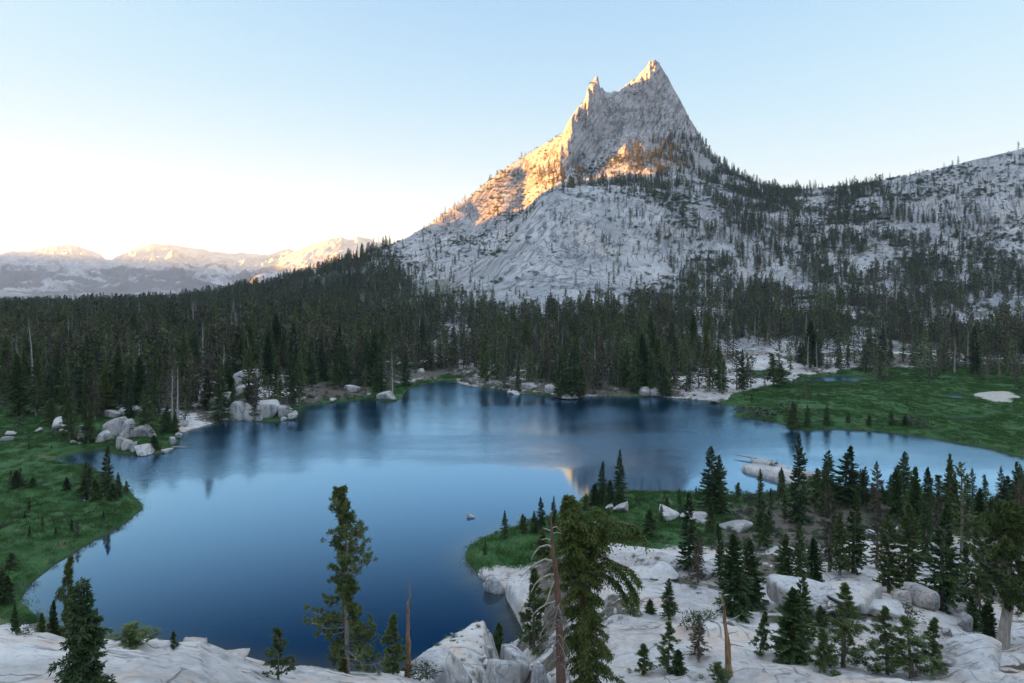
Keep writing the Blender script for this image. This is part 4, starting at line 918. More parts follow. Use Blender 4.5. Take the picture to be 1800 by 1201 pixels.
for a in (
 # lower left, beyond and on the slab
 ('p2', 117, 982, None, 33.5, 42, 'slender open pine standing behind the dense fir on the lake shore'),
 ('f0', 92, 1054, None, 33, 28, 'short dark fir just left of the slender open pine'),
 ('f1', 70, 1076, None, 32.5, 24, 'tiny dark fir at the meadow edge next to the slab'),
 ('f0', 28, 1062, None, 66, 30, 'small dark conifer at the foot of the meadow, leftmost above the slab'),
 ('p1', 228, 1114, None, 27, 76, 'round bushy young pine on the pale slab beside the dense fir'),
 ('p2', 306, 1117, 1141, None, 16, 'tiny pine tuft growing from a crack on the slab crest'),
 ('p1', 489, 1103, 1196, None, 46, 'small tufted pine on the slab edge in front of the lake'),
 ('b0', 515, 1150, 1178, None, 14, 'tiny thin dead-topped pine beside the small tufted pine'),
 ('p2', 691, 1078, None, 44, 46, 'small pine with reddish stem between the tall pine and the brown spike'),
 ('f1', 876, 1095, 1151, None, 28, 'small dark bushy fir among the boulders at the water edge'),
 ('p2', 938, 1004, 1152, None, 52, 'open pine growing in front of the long wedge of granite'),
 # peninsula
 ('w2', 887, 897, 946, None, 17, 'small pine standing alone near the tip of the grassy peninsula'),
 ('w1', 920, 903, 938, None, 18, 'short bushy pine at the peninsula edge next to the lone small pine'),
 ('w2', 939, 898, 938, None, 18, 'slim short pine between the bushy pine and the taller peninsula pair'),
 ('w0', 952, 873, 939, None, 19, 'taller dark conifer of the peninsula pair, left one'),
 ('w2', 973, 872, 936, None, 16, 'thin dark conifer of the peninsula pair, right one'),
 ('w2', 853, 949, 975, None, 7, 'tiny thin sapling on the open tip of the peninsula'),
 ('w1', 955, 930, 985, None, 34, 'broad dark young pine in the grass below the peninsula pair'),
 ('w0', 1057, 810, 884, None, 22, 'tall conifer of the clump at the far peninsula shore, left one'),
 ('w2', 1090, 790, 882, None, 27, 'tallest dark conifer at the far peninsula shore, before the peak reflection'),
 ('f0', 1044, 850, 890, None, 26, 'low dark fir at the left foot of the peninsula clump'),
 ('f1', 1072, 842, 892, None, 24, 'short dark fir filling the middle of the peninsula clump'),
 ('w3', 1030, 868, 896, None, 18, 'small grey-green pine left of the peninsula clump'),
 ('f0', 1141, 896, 946, None, 32, 'broad bushy dark fir by the white rock in the peninsula meadow'),
 ('w1', 1172, 872, 897, None, 13, 'small pine by the shore between the peninsula clump and the twin conifer'),
 ('w0', 1252, 787, 903, None, 48, 'twin-topped dark conifer at the water with a long low bough, left stem'),
 ('w2', 1266, 800, 903, None, 40, 'twin-topped dark conifer at the water, right stem'),
 ('p2', 1297, 848, 871, None, 15, 'small open pine at the bay shore right of the twin conifer'),
 ('w0', 1211, 864, 1006, None, 38, 'tall narrow conifer growing on the near edge of the pale slab'),
 ('b1', 1227, 930, 1026, None, 28, 'thin dull brown conifer on the slab hump'),
 ('w0', 1267, 928, 1022, None, 22, 'slim dark conifer left of the big dense fir'),
 ('f0', 1292, 938, 1078, None, 62, 'big dense dark fir on the granite, left half of a pair'),
 ('f1', 1322, 946, 1072, None, 52, 'big dense dark fir on the granite, right half of a pair'),
 ('w0', 1342, 860, 962, None, 36, 'broad cone-shaped dark conifer by the white rocks in the grass'),
 ('w2', 1406, 763, 921, None, 40, 'very tall narrow conifer in front of the rock ledge'),
 ('p0', 1386, 778, 826, None, 17, 'open pine standing at the shore end of the rock ledge'),
 ('w0', 1486, 783, 888, None, 50, 'tall full conifer on the bay shore right of the rock ledge'),
 ('w1', 1456, 792, 880, None, 32, 'grey-green conifer left of the tall full one at the bay'),
 ('w3', 1436, 822, 892, None, 30, 'lower bushy conifer at the right end of the rock ledge'),
 ('w2', 1512, 824, 872, None, 18, 'small slim pine at the water right of the tall full conifer'),
 ('w0', 1588, 792, 876, None, 34, 'broad dark conifer alone on the far bay shore'),
 ('f0', 1535, 848, 880, None, 16, 'small dark pine in the row along the bay shore, beside a taller one'),
 ('w2', 1565, 834, 882, None, 24, 'medium pine left of the broad lone conifer'),
 ('w2', 1550, 850, 886, None, 18, 'small pine in the row along the bay shore, left of the medium one'),
 ('p1', 1652, 833, 884, None, 32, 'leaning open pine at the narrow end of the bay', .22),
 ('o0', 1691, 812, 974, None, 54, 'tall open conifer with spaced level boughs near the bay end'),
 ('w2', 1718, 865, 912, None, 22, 'small conifer just right of the tall open one'),
 ('w1', 1744, 872, 905, None, 20, 'short conifer at the shore left of the dark corner clump'),
 ('w0', 1768, 838, 945, None, 46, 'dark tall conifer of the clump at the picture edge, left one'),
 ('w2', 1790, 812, 950, None, 44, 'dark tall conifer of the clump at the picture edge, right one'),
 ('b0', 1458, 852, 1006, None, 34, 'tall brownish thin conifer in the middle of the near wood'),
 ('w0', 1500, 862, 1008, None, 44, 'tall dark conifer right of the brownish one in the near wood'),
 ('w3', 1476, 900, 1012, None, 34, 'medium green conifer between the brownish and dark tall ones'),
 ('b2', 1541, 884, 1002, None, 36, 'greyish half-bare conifer in the near wood'),
 ('w1', 1562, 903, 1042, None, 40, 'green conifer with bare lower stem beside the rounded boulder, left one'),
 ('w3', 1598, 884, 1052, None, 52, 'tall conifer with long bare stem standing left of the rounded boulder'),
 ('w0', 1655, 882, 1074, None, 66, 'large full conifer rising behind the rounded boulder'),
 ('w2', 1628, 868, 985, None, 30, 'dark conifer behind the tall bare-stemmed one'),
 ('w1', 1380, 938, 1020, None, 34, 'dense green conifer at the near wood edge behind the granite hump'),
 ('w0', 1407, 920, 1022, None, 30, 'narrow dark conifer behind the granite hump crest'),
 ('f0', 1432, 945, 1022, None, 36, 'full dark fir behind the granite hump, right of the narrow one'),
 ('f0', 1390, 1030, None, 47, 72, 'large dense conifer in front of the granite hump'),
 ('w1', 1412, 1014, None, 50, 44, 'taller conifer tucked behind the large dense one'),
 ('p0', 1482, 1024, None, 46, 70, 'open tufted pine with bare limbs before the granite hump'),
 ('p2', 1448, 1108, None, 44, 44, 'small green pine at the foot of the open tufted pine'),
 ('p2', 1336, 1072, 1150, None, 30, 'small dark leaning pine on the pale slab', .12),
 ('w1', 1444, 1063, 1100, None, 26, 'little conifer in a crack of the granite hump'),
 ('p0', 1560, 1068, None, 44, 58, 'open pine with visible limbs, left of the broad tufted pine'),
 ('p3', 1602, 1085, None, 43, 92, 'broad tufted pine at the lower picture edge'),
 ('p2', 1638, 1087, 1186, None, 40, 'grey-green pine right of the broad tufted pine'),
 ('w1', 1176, 1017, 1090, None, 28, 'small conifer standing alone on the pale slab'),
 ('p2', 1133, 1130, None, 43, 32, 'small dark pine at the lower edge right of the hemlock'),
 ('p0', 1174, 1093, None, 43, 44, 'thin open pine at the lower edge of the slab'),
 ('f1', 1194, 1142, None, 42, 30, 'small dense fir at the lower edge beside the thin open pine'),
 ('p1', 1262, 1165, None, 41, 42, 'round young pine at the foot of the twisted stem'),
 ('p1', 1108, 1042, 1082, None, 34, 'low shrubby pine on the slab right of the hemlock'),
 ('f0', 1144, 1052, 1078, None, 22, 'stubby dark fir on the slab beside the shrubby pine'),
 ('w1', 1697, 950, 1060, None, 30, 'dark conifer left of the old gnarled pine'),
 ('b1', 1722, 985, 1092, None, 30, 'dull thin conifer left of the old gnarled pine'),
 ('f1', 1712, 1046, 1108, None, 30, 'small dark fir below the gnarled pine boughs'),
 ('f0', 1736, 1052, 1128, None, 34, 'dark bushy fir at the foot of the gnarled pine'),
 ('b1', 1228, 1080, 1160, None, 34, 'sparse grey-green pine just left of the twisted stem'),
 # left meadow
 ('w0', 186, 783, 872, None, 26, 'tall dark conifer on the left meadow point'),
 ('w1', 153, 812, 872, None, 30, 'bushy pine left of the tall conifer on the meadow point'),
 ('w2', 207, 830, 874, None, 18, 'slim pine right of the tall conifer on the meadow point'),
 ('p2', 222, 846, 868, None, 12, 'small open pine at the tip of the left meadow point'),
 ('f0', 168, 842, 880, None, 24, 'low dark fir under the bushy pine on the meadow point'),
 ('f1', 197, 850, 880, None, 22, 'low dark fir under the tall conifer on the meadow point'),
 ('b2', 136, 916, 946, None, 11, 'little lone spruce by the water of the left meadow'),
 ('f0', 30, 826, 858, None, 28, 'round bushy dark conifer in the left meadow'),
 ('f1', 55, 838, 858, None, 18, 'small round bush-like conifer beside the rounder one in the left meadow'),
 ('f0', 118, 838, 862, None, 16, 'faint small conifer in the grass before the meadow point'),
 ('f1', 20, 972, 1000, None, 24, 'dark bushy conifer in the lower left meadow'),
 ('f0', 12, 1012, 1060, None, 30, 'dark conifer at the left picture edge above the slab'),
 ('f1', 2, 1000, 1062, None, 26, 'dark conifer cut by the left picture edge'),
 # left shore rocks
 ('w0', 155, 695, 780, None, 26, 'full green conifer in front of the cracked shore boulders, right one'),
 ('w3', 122, 697, 775, None, 32, 'full green conifer in front of the cracked shore boulders, left one'),
 ('w3', 260, 694, 766, None, 34, 'light green rounded pine growing among the shore boulders'),
 ('w0', 290, 712, 762, None, 22, 'narrow dark conifer at the water side of the shore boulders'),
 ('w2', 308, 725, 762, None, 18, 'thin dark conifer nearest the water beside the shore boulders'),
 ('f0', 272, 765, 790, None, 24, 'low bushy dark green shrub-like conifer on the shore boulders'),
 ('w0', 388, 642, 740, None, 32, 'tall conifer in front of the long shore slab'),
 ('w2', 438, 668, 735, None, 18, 'dark conifer rising between the two shore slabs'),
 ('b1', 448, 655, 738, None, 20, 'thin brownish conifer with bare stem on the long shore slab'),
 ('w3', 88, 700, 748, None, 28, 'light green conifer at the back edge of the left meadow'),
 # far shore
 ('w2', 911, 632, 692, None, 12, 'slim conifer on the little grass spit of the far shore'),
 ('w0', 1005, 612, 698, None, 34, 'broad tall conifer over the flat rock of the far shore'),
 ('w2', 985, 618, 700, None, 22, 'tall conifer on the flat rock point, left of the broad one'),
 ('w1', 1022, 640, 698, None, 22, 'conifer right of the broad one on the far shore point'),
 ('w0', 1167, 645, 697, None, 26, 'dark round-topped conifer by the rocks on the far shore'),
 ('w2', 1273, 632, 682, None, 17, 'conifer standing on the pale far-shore slab'),
 ('w3', 1360, 622, 678, None, 24, 'light green conifer at the back of the right meadow, left one'),
 ('w3', 1374, 640, 682, None, 26, 'light green conifer at the back of the right meadow, right one'),
 ('w1', 1394, 705, 752, None, 30, 'bushy dark conifer at the meadow corner by the lake'),
 ('w2', 1420, 711, 750, None, 14, 'slim conifer beside the bushy one at the meadow corner'),
 ('w2', 1453, 712, 747, None, 16, 'slim grey-green conifer on the meadow bank'),
 ('w1', 1491, 724, 744, None, 10, 'tiny conifer on the meadow bank right of the slim one'),
 ('w1', 1528, 728, 748, None, 12, 'tiny conifer in the meadow, left of a pair'),
 ('w2', 1567, 722, 748, None, 13, 'small conifer in the meadow, taller of a pair'),
 ('f0', 1590, 730, 748, None, 16, 'small bushy conifer in the meadow near the dark pool'),
): T_(a[0], *a[1:6], label=a[6], tilt=a[7] if len(a) > 7 else 0.)

# ------------------------------------------------------------------ rocks
def boulder_mesh(seed, mat, planes=13, flat=.75, k=9.):
    rng = np.random.default_rng(seed); nu, nv = 56, 34
    th = np.linspace(0, 2 * np.pi, nu, endpoint=False); ph = np.linspace(.001, np.pi - .001, nv); PH, TH = np.meshgrid(ph, th, indexing='ij')
    dv = np.stack([np.sin(PH) * np.cos(TH), np.sin(PH) * np.sin(TH), np.cos(PH)], -1)
    n = rng.normal(size=(planes, 3)); n /= np.linalg.norm(n, axis=1, keepdims=True); n[0] = [.12, -.1, .98]; n[1] = [0, 0, -1]
    h = .62 + .38 * rng.random(planes); h[0] = flat; h[1] = .5
    a = np.maximum(np.einsum('ijk,pk->ijp', dv, n), 1e-3) / h
    r = 1 / (np.sum(a ** k, -1) ** (1 / k))
    x = dv * r[..., None]
    r2 = 1 + .05 * fbm(x[..., 0] * 2.2 + seed, x[..., 1] * 2.2 + x[..., 2] * 1.7, seed, 4) + .02 * fbm(x[..., 0] * 8 + x[..., 2] * 6, x[..., 1] * 8 - x[..., 2] * 5, seed + 3, 3)
    x = x * r2[..., None]
    v = x.reshape(-1, 3); mx = np.abs(v).max(0); v = v / mx
    i = np.arange(nu * nv).reshape(nv, nu); j = np.roll(i, -1, 1)
    f = np.stack([i[:-1], i[1:], j[1:], j[:-1]], -1).reshape(-1, 4)
    return make_mesh('boulder', v, f, [mat])
BOULD = [boulder_mesh(s, M['boulder'] if s % 3 else M['boulder_warm'], [9, 13, 11, 16][s % 4], [.7, .8, .6, .75][s % 4], [9, 12, 16, 8][s % 4]) for s in range(10)]
def rock(px, yb, w, h, label, v=None, dep=.8, rz=None, d=None, group=None, sink=.25, name='boulder', z=None):
    if d is None: d = dist0(yb) if z is not None else hit(px, yb, 22., 700.)
    v = int(px * 3 + yb) % 10 if v is None else v
    o = link(name, BOULD[v]); zz = gz(px, d) if z is None else z; zz = max(zz, -.05)
    w *= 1.22; W = w / F * d / 2; Hh = .88 * h / F * d / (2 * (1 - sink))
    o.scale = (W, W * dep, Hh); o.rotation_euler = (0, 0, (px * 1.7) % 6.28 if rz is None else rz)
    o.location = ((px - CX) / F * d, d + W * dep * .6, zz + Hh * (1 - 2 * sink))
    return tag(o, label, 'rock', group)
for a in (
 # boulders on the left shore
 (198, 767, 36, 34, 'large dark-topped split boulder, left piece of the shore pile'), (221, 769, 34, 34, 'large split boulder, middle piece of the shore pile'), (246, 770, 36, 26, 'leaning grey boulder at the right of the split one'),
 (192, 735, 30, 14, 'pale flat block above the split boulder, left one'), (214, 733, 34, 15, 'pale flat block above the split boulder, middle one'), (233, 730, 26, 17, 'pale pointed block topmost of the shore pile'),
 (180, 778, 26, 20, 'grey boulder at the left end of the lower row by the water'), (204, 794, 38, 27, 'big smooth boulder of the lower row standing in the water'), (220, 793, 13, 20, 'narrow tilted stone wedged in the lower row'),
 (231, 797, 15, 22, 'upright pale block in the lower row by the water'), (249, 801, 40, 18, 'brown cracked block at the water edge of the lower row'), (247, 803, 17, 6, 'small pink stone lying in front of the brown cracked block'),
 (287, 799, 19, 8, 'low pinkish stone alone in the water right of the pile'), (300, 784, 24, 16, 'light cracked stone at the tip of the shore pile'), (311, 772, 12, 10, 'small grey stone behind the tip of the shore pile'),
 (95, 759, 34, 26, 'pale rounded boulder in the meadow left of the shore pile'), (110, 762, 16, 18, 'grey stone leaning on the pale meadow boulder'), (66, 761, 16, 8, 'low flat stone in the meadow left of the pale boulder'),
 (140, 772, 15, 26, 'upright grey stone between the two green shore conifers'), (126, 780, 9, 6, 'small stone lying in the grass before the shore conifers'), (139, 782, 8, 5, 'small stone by the creek inlet'),
 (12, 766, 20, 8, 'white flat stone at the left picture edge, upper one'), (8, 777, 20, 9, 'white flat stone at the left picture edge, lower one'),
 (423, 682, 38, 36, 'pale outcrop high above the shore slab, left part'), (445, 672, 34, 26, 'pale outcrop high above the shore slab, right part'), (424, 698, 40, 24, 'smooth pale block below the high outcrop'),
 (354, 712, 34, 30, 'pale slab under trees, upper left end of the shore rocks'), (372, 724, 38, 34, 'pale steep slab under trees left of the split shore slab'), (349, 688, 18, 14, 'grey rounded stone above the pale steep slab'),
 (414, 740, 34, 34, 'fractured block at the left end of the long shore slab'), (436, 740, 28, 34, 'fractured block in the middle of the long shore slab'), (462, 739, 42, 36, 'smooth sloping top block of the long shore slab'), (492, 738, 50, 26, 'smooth low tongue of the long shore slab'),
 (513, 741, 24, 13, 'rounded end stone of the long shore slab'), (495, 742, 13, 8, 'small stone at the foot of the long shore slab'), (457, 741, 14, 12, 'pale round stone at the foot of the long shore slab'),
 (324, 750, 14, 12, 'small pale stones by the grass bay'),
 # far shore
 (678, 704, 30, 15, 'pale stone ramp running down into the far shore water'), (583, 709, 15, 5, 'flat stone on the far bank under dark conifers'), (617, 690, 26, 13, 'dark rock under the conifers of the far shore'),
 (903, 699, 23, 6, 'flat pale rock in the water off the grass spit'), (931, 686, 24, 12, 'pale sloping stone on the far shore grass'), (890, 681, 11, 6, 'small round stone on the far water edge'),
 (967, 692, 24, 16, 'white rock behind the flat shore rock'), (990, 702, 46, 9, 'wide flat pale rock at the far shore point'), (1011, 703, 14, 10, 'round grey boulder at the far shore point'),
 (1135, 698, 24, 16, 'grey layered rock on the far shore, left one'), (1155, 698, 26, 14, 'grey layered rock on the far shore, right one'), (1265, 709, 26, 9, 'rounded pale rock at the grass bank of the lake'),
 (955, 658, 22, 10, 'white boulder in the green gap of the far forest'), (920, 664, 30, 15, 'pale slab among trees above the grass spit'), (872, 652, 22, 11, 'pale rock among the thin trees of the far shore'),
 # peninsula and near slab
 (1096, 901, 32, 15, 'white rock under the peninsula conifer clump, larger one'), (1074, 897, 20, 10, 'white rock under the peninsula conifer clump, smaller one'), (1178, 916, 46, 16, 'white whaleback rock in the peninsula grass'),
 (1226, 920, 58, 11, 'long pale rock right of the white whaleback'), (1306, 934, 56, 13, 'pale rock band left of the cone-shaped conifer'), (1026, 926, 15, 6, 'low white stone in the grass behind the hemlock'), (1047, 925, 9, 8, 'small upright white stone behind the hemlock'),
 (999, 939, 20, 13, 'grey-white stone beside the stem of the dying tree'), (1120, 988, 9, 7, 'little round white boulder on the crest of the slab'), (1533, 946, 24, 11, 'pale stone showing through the near wood'), (1580, 936, 14, 9, 'small white stone behind the near wood'),
 (1590, 1071, 26, 32, 'grey boulder at the left of the big rounded boulder'), (1637, 1076, 70, 36, 'big rounded grey boulder behind the near pines'), (1410, 1078, 130, 56, 'long rounded granite hump behind the open pine', 7), (1524, 1082, 118, 44, 'smooth granite hump with dark cracks right of the open pine', 5),
 (1742, 1176, 130, 34, 'layered granite block at the picture corner'), (1555, 1090, 70, 22, 'low layered granite step below the smooth hump'), (1705, 1112, 30, 34, 'grey slabby stone among the firs under the gnarled pine'),
 (1170, 1012, 60, 12, 'low granite step on the pale slab'), (1244, 1016, 40, 14, 'low rounded granite step by the slim dark conifer'),
 # foreground pile below the hemlock
): rock(*a[:5], v=a[5] if len(a) > 5 else None)
for a in ((768, 1146, 128, 84, 49, 'big pale cracked boulder right of the brown spike', 2), (856, 1130, 26, 36, 62, 'pale rounded boulder above the pile at the water', 0), (835, 1151, 20, 26, 60, 'orange-tinted boulder at the left of the pile', 3), (836, 1136, 9, 12, 66, 'small pinkish stone next to the water', 4),
          (852, 1128, 18, 12, 66, 'small flat pale stone atop the pile by the water', 6), (903, 1136, 62, 36, 61, 'dark-streaked rounded boulder at the bay end', 1), (890, 1157, 84, 64, 52, 'big white smooth boulder in front of the dark-streaked one', 8), (842, 1172, 20, 34, 54, 'dark grey stone squeezed beside the big white boulder', 9),
          (854, 1160, 18, 20, 57, 'small brown stone in the middle of the pile', 5), (946, 1168, 46, 40, 50, 'grey boulder under the dying tree', 2), (334, 1135, 88, 52, 30.5, 'broad rounded granite block on the crest of the left slab', 7), (396, 1150, 72, 46, 32, 'smooth granite block stepping down the slab crest', 5),
          (452, 1168, 62, 34, 34, 'low granite block on the slab before the small tufted pine', 2), (264, 1131, 62, 34, 29.5, 'flat pale granite block behind the round young pine', 4)):
    px, top, w, h, d, lab, v = a
    o = link('boulder', BOULD[v]); W = w / F * d / 2; Hh = max(h / F * d, Yz(d, top) - gz(px, d) + .3) / 2
    o.scale = (W, W * .9, Hh); o.rotation_euler = (0, 0, px * 1.3 % 6.28); o.location = ((px - CX) / F * d, d, Yz(d, top) - Hh); tag(o, lab, 'rock')
rock(866, 1043, 37, 27, 'pale angular boulder standing in the water off the wedge', v=2, z=0., rz=.3, sink=.2)
rock(823, 911, 19, 8, 'lone small rock in the middle of the lake', v=6, z=0., rz=.1, sink=.3)

def slab(name, label, pts, h, mat, cat='rock', z0=0., prof=((1.04, -.5), (1.01, -.12), (1., .05), (.985, .35), (.955, .62), (.89, .82), (.75, .93), (.5, .98), (.25, 1.), (.02, 1.))):
    a = np.array(pts, float); t = np.linspace(0, 1, len(a), endpoint=False); n = 96; tt = np.arange(n) / n
    ext = np.concatenate([a, a[:1]]); xs = np.interp(tt, np.append(t, 1), ext[:, 0]); ys = np.interp(tt, np.append(t, 1), ext[:, 1])
    for _ in range(2): xs = (np.roll(xs, 1) + 2 * xs + np.roll(xs, -1)) / 4; ys = (np.roll(ys, 1) + 2 * ys + np.roll(ys, -1)) / 4
    cx, cy = xs.mean(), ys.mean(); V = []
    for s, k in prof:
        x = cx + (xs - cx) * s; y = cy + (ys - cy) * s
        V.append(np.stack([x, y, z0 + h * k * (1 + .22 * fbm(x * .35, y * .35, int(h * 100), 3)) + (k > .5) * .05 * fbm(x * 2, y * 2, 9, 2)], -1))
    V = np.concatenate(V); m = len(prof); i = np.arange(m * n).reshape(m, n); j = np.roll(i, -1, 1)
    f = np.stack([i[:-1], j[:-1], j[1:], i[1:]], -1).reshape(-1, 4)
    return tag(link(name, make_mesh(name, V, f, [mat])), label, cat)
slab('rock_ledge', 'long pinkish granite ledge running into the bay with two people on it', [P0(*p) for p in ((1302,826),(1308,822),(1325,821),(1345,823),(1368,828),(1392,832),(1420,833),(1450,842),(1470,856),(1440,862),(1405,858),(1378,851),(1360,846),(1340,840),(1318,833),(1306,829))], 1.15, M['boulder_warm'])
slab('rock_ledge', 'narrow upper granite rib behind the long ledge', [P0(*p) for p in ((1322,817),(1334,815),(1352,818),(1372,824),(1392,831),(1370,830),(1345,825),(1326,821))], 1.35, M['boulder'])
slab('rock_ledge', 'thin low rock sliver at the water behind the ledge', [P0(*p) for p in ((1318,809),(1332,808),(1352,814),(1376,823),(1366,823),(1345,816),(1324,812))], .55, M['boulder'])
slab('rock_wedge', 'long wedge of stained granite dropping into the dark bay', [P0(*p) for p in ((888,1046),(896,1036),(918,1040),(945,1052),(965,1075),(972,1110),(962,1135),(940,1146),(928,1128),(914,1098),(902,1074),(892,1056))], 2.5, M['boulder_warm'])
def log(label, a, b, r, z, mat=M['snag']):
    G = Geo(); p, q = np.array([*P0(*a), z]), np.array([*P0(*b), z + .15]); G.tube([p, p * .6 + q * .4 + [0, .1, .05], q], [r, r * .8, r * .35], 7)
    tag(link('fallen_log', G.mesh('fallen_log', mat, True)), label, 'log')
log('bare driftwood log poking out over the water behind the ledge', (1330, 811), (1292, 804), .22, .5, M['bark_pale'])
log('bleached driftwood log in the water at the tip of the shore pile', (292, 787), (330, 788), .2, .1)
log('grey fallen log along the left meadow point', (170, 884), (216, 876), .25, .5, M['bark'])
log('grey log lying on the dirt at the picture corner', (1745, 1178), (1796, 1168), .18, gz(1770, hit(1770, 1170)) - .1)

# shrubs that stand out
SHR = [shrub(s) for s in range(4)]
def bush(px, yb, w, h, label, v=0, d=None):
    d = d or hit(px, yb); s = SHR[v]
    place_tree('shrub', label, 'shrub', (s[0], s[1], 1., 1.), px, d, h / F * d, w / F * d)
for a in ((1320, 815, 24, 13, 'dark low shrub on the tip of the rock ledge', 0, dist0(815)), (1220, 1104, 36, 30, 'grey-green round shrub on the pale slab', 1), (42, 1116, 40, 14, 'low dry shrub on the crest of the left slab', 2), (735, 1206, 60, 22, 'green shrub at the foot of the brown spike', 3, 44.),
          (802, 1142, 10, 10, 'tiny shrub in a crack of the big cracked boulder', 0, 48.), (885, 1150, 34, 20, 'green shrub between the boulders at the bay end', 1), (1116, 1062, 30, 12, 'low shrub on the slab by the stubby fir', 2), (1240, 905, 40, 16, 'low dark shrub at the foot of the twin conifer', 3),
          (1495, 1098, 40, 18, 'rusty shrub in the cleft of the smooth hump', 1), (1600, 1088, 36, 22, 'shrub at the foot of the grey boulder', 0), (1452, 1100, 30, 16, 'shrub below the little conifer in the crack', 2), (1240, 1090, 40, 12, 'flat shrub beside the twisted stem', 3),
          (1345, 730, 60, 12, 'low willow thicket on the meadow bank, longer one', 0), (1310, 724, 36, 10, 'low willow thicket on the meadow bank, left one', 1), (1385, 722, 40, 12, 'low willow thicket on the meadow bank, by the corner conifer', 2), (1600, 744, 36, 12, 'small willow clump in the meadow beside the dark pool', 3),
          (1625, 752, 30, 10, 'small willow clump at the near meadow edge', 1), (1550, 668, 20, 10, 'round bush at the back of the meadow', 2), (1640, 666, 24, 14, 'round bush in front of the right forest', 3), (1795, 690, 16, 14, 'dark bush at the right picture edge of the meadow', 0),
          (985, 1000, 30, 20, 'dark shrub under the dying tree in the grass', 1), (150, 842, 26, 12, 'low dark shrub in the meadow before the point', 2), (30, 752, 26, 18, 'dark bush at the back of the left meadow', 3)): bush(*a)

# ------------------------------------------------------------------ the forest: points on the land
rngF = np.random.default_rng(42)
n = 90000; xs = rngF.uniform(-1, 1, n); ds = np.sqrt(rngF.uniform(190 ** 2, 1238 ** 2, n)); pxs = rngF.uniform(-60, 1860, n)
z, sd = ground(pxs, ds); ys = HY + F * (HC - z) / ds; X = (pxs - CX) / F * ds
den = density(pxs, ys); clump = fbm(X * .03, ds * .03, 91, 3)
dk = np.interp(pxs, DSK_X, DSK_D)
p_acc = np.where(den >= .97, np.clip(.56 + 1.5 * clump, .06, 1), den * np.clip(.68 + 2.6 * clump, 0, 1.5) * np.where(ds > 480, np.where(pxs > 1180, .56, .6), .8)) * np.where((ds > 480) & (pxs < 640), .75, 1.)
ok = (rngF.random(n) < p_acc) & (sd > 1.6) & (ds < dk + 6)
for px_, d_, _ in TREES: ok &= ~((np.abs(X - (px_ - CX) / F * d_) < 1.6) & (np.abs(ds - d_) < 2.5))
pxs, ds, z, ys, X, den = (a[ok] for a in (pxs, ds, z, ys, X, den))
Hs = np.where(ds < 470, np.where(pxs < 640, 13.2, 11.8), np.where(pxs < 640, 11.5, 11.)); Hs = np.where((ds > 1000), 10., Hs)
Hs = Hs * np.clip(1 + .36 * rngF.normal(size=len(Hs)), .25, 1.7) * np.where(den < .35, .7, 1.)
print('forest trees', len(Hs))
# nearest first: which of them stand clear in front of the others
order = np.argsort(ds); sky_ = np.full(2000, 2000.); vis = np.zeros(len(ds))
for i in order:
    a = int(pxs[i]) + 80
    if a < 82 or a > 1878: continue
    wv = max(1, int(.1 * Hs[i] / ds[i] * F)); top = ys[i] - Hs[i] / ds[i] * F
    s_ = sky_[a - wv:a + wv + 1]; vis[i] = max(0, np.mean(np.minimum(s_, ys[i])) - top) / (ys[i] - top); np.minimum(s_, top, out=s_)
score = Hs / ds * F * (vis > .35)
N_OWN = 300 - len(TREES) - 92
own_i = np.argsort(-score)[:N_OWN]; rest = np.setdiff1d(np.arange(len(ds)), own_i)
FAR_S = ['w0', 'w1', 'w2', 'w3', 'b0', 'b1', 'f0']
LOOK = dict(w0='tall dark green conifer', w1='full green conifer', w2='narrow dark conifer', w3='rounded green conifer', b0='dull brownish conifer', b1='greyish thin conifer', f0='dense dark fir')
def zone(px, d):
    if px < 330: return 'in the forest edge behind the left meadow'
    if px < 560: return 'among the forest above the pale shore slabs'
    if px < 760: return 'at the far shore left of the grass spit'
    if px < 960: return 'among rocks behind the grass spit'
    if px < 1130: return 'in the forest over the flat shore rock'
    if px < 1430: return 'on the pale rocks behind the right bay'
    return 'in the forest edge behind the right meadow'
for i in own_i:
    k = FAR_S[int(rngF.integers(0, 7))]; px_, d_ = float(pxs[i]), float(ds[i]); lab = LOOK[k] + ' ' + zone(px_, d_)
    place_tree('conifer', lab, 'tree', shp(k), px_, d_, float(Hs[i]), None, float(rngF.random() * 6.28), lab + 's', float(z[i]))

def fill(n, pxr, dr, hr, zone_, seed, keys):
    rg = np.random.default_rng(seed); k = 0; tries = 0
    while k < n and tries < 4000:
        tries += 1; px_ = rg.uniform(*pxr); d_ = rg.uniform(*dr); x_ = (px_ - CX) / F * d_
        zz, sd_ = ground(np.array([px_]), np.array([d_]))
        if sd_[0] < 2.5 or any(abs(x_ - (a - CX) / F * b) < 1.5 and abs(d_ - b) < 2 for a, b, _ in TREES): continue
        if fbm(np.array([x_ * .06]), np.array([d_ * .06]), seed, 2)[0] < -.12: continue
        ky = keys[int(rg.integers(0, len(keys)))]; H = rg.uniform(*hr); lab = LOOK[ky] + ' ' + zone_
        place_tree('conifer', lab, 'tree', shp(ky), px_, d_, H, None, rg.random() * 6.28, lab + 's', float(zz[0])); TREES.append((px_, d_, H)); k += 1
fill(34, (1330, 1830), (92, 128), (4, 9.5), 'among the trees of the near wood', 5, ['w0', 'w1', 'w2', 'w3', 'b0', 'b1', 'f0', 'w2'])
fill(9, (1240, 1420), (98, 128), (2.5, 5.5), 'at the thin edge of the near wood', 6, ['w1', 'w3', 'f0'])
fill(10, (930, 1230), (104, 136), (1.2, 3.2), 'in the peninsula grass', 7, ['w1', 'w2', 'f0'])
fill(14, (0, 200), (100, 200), (1., 3.), 'in the left meadow grass', 8, ['w1', 'f0'])
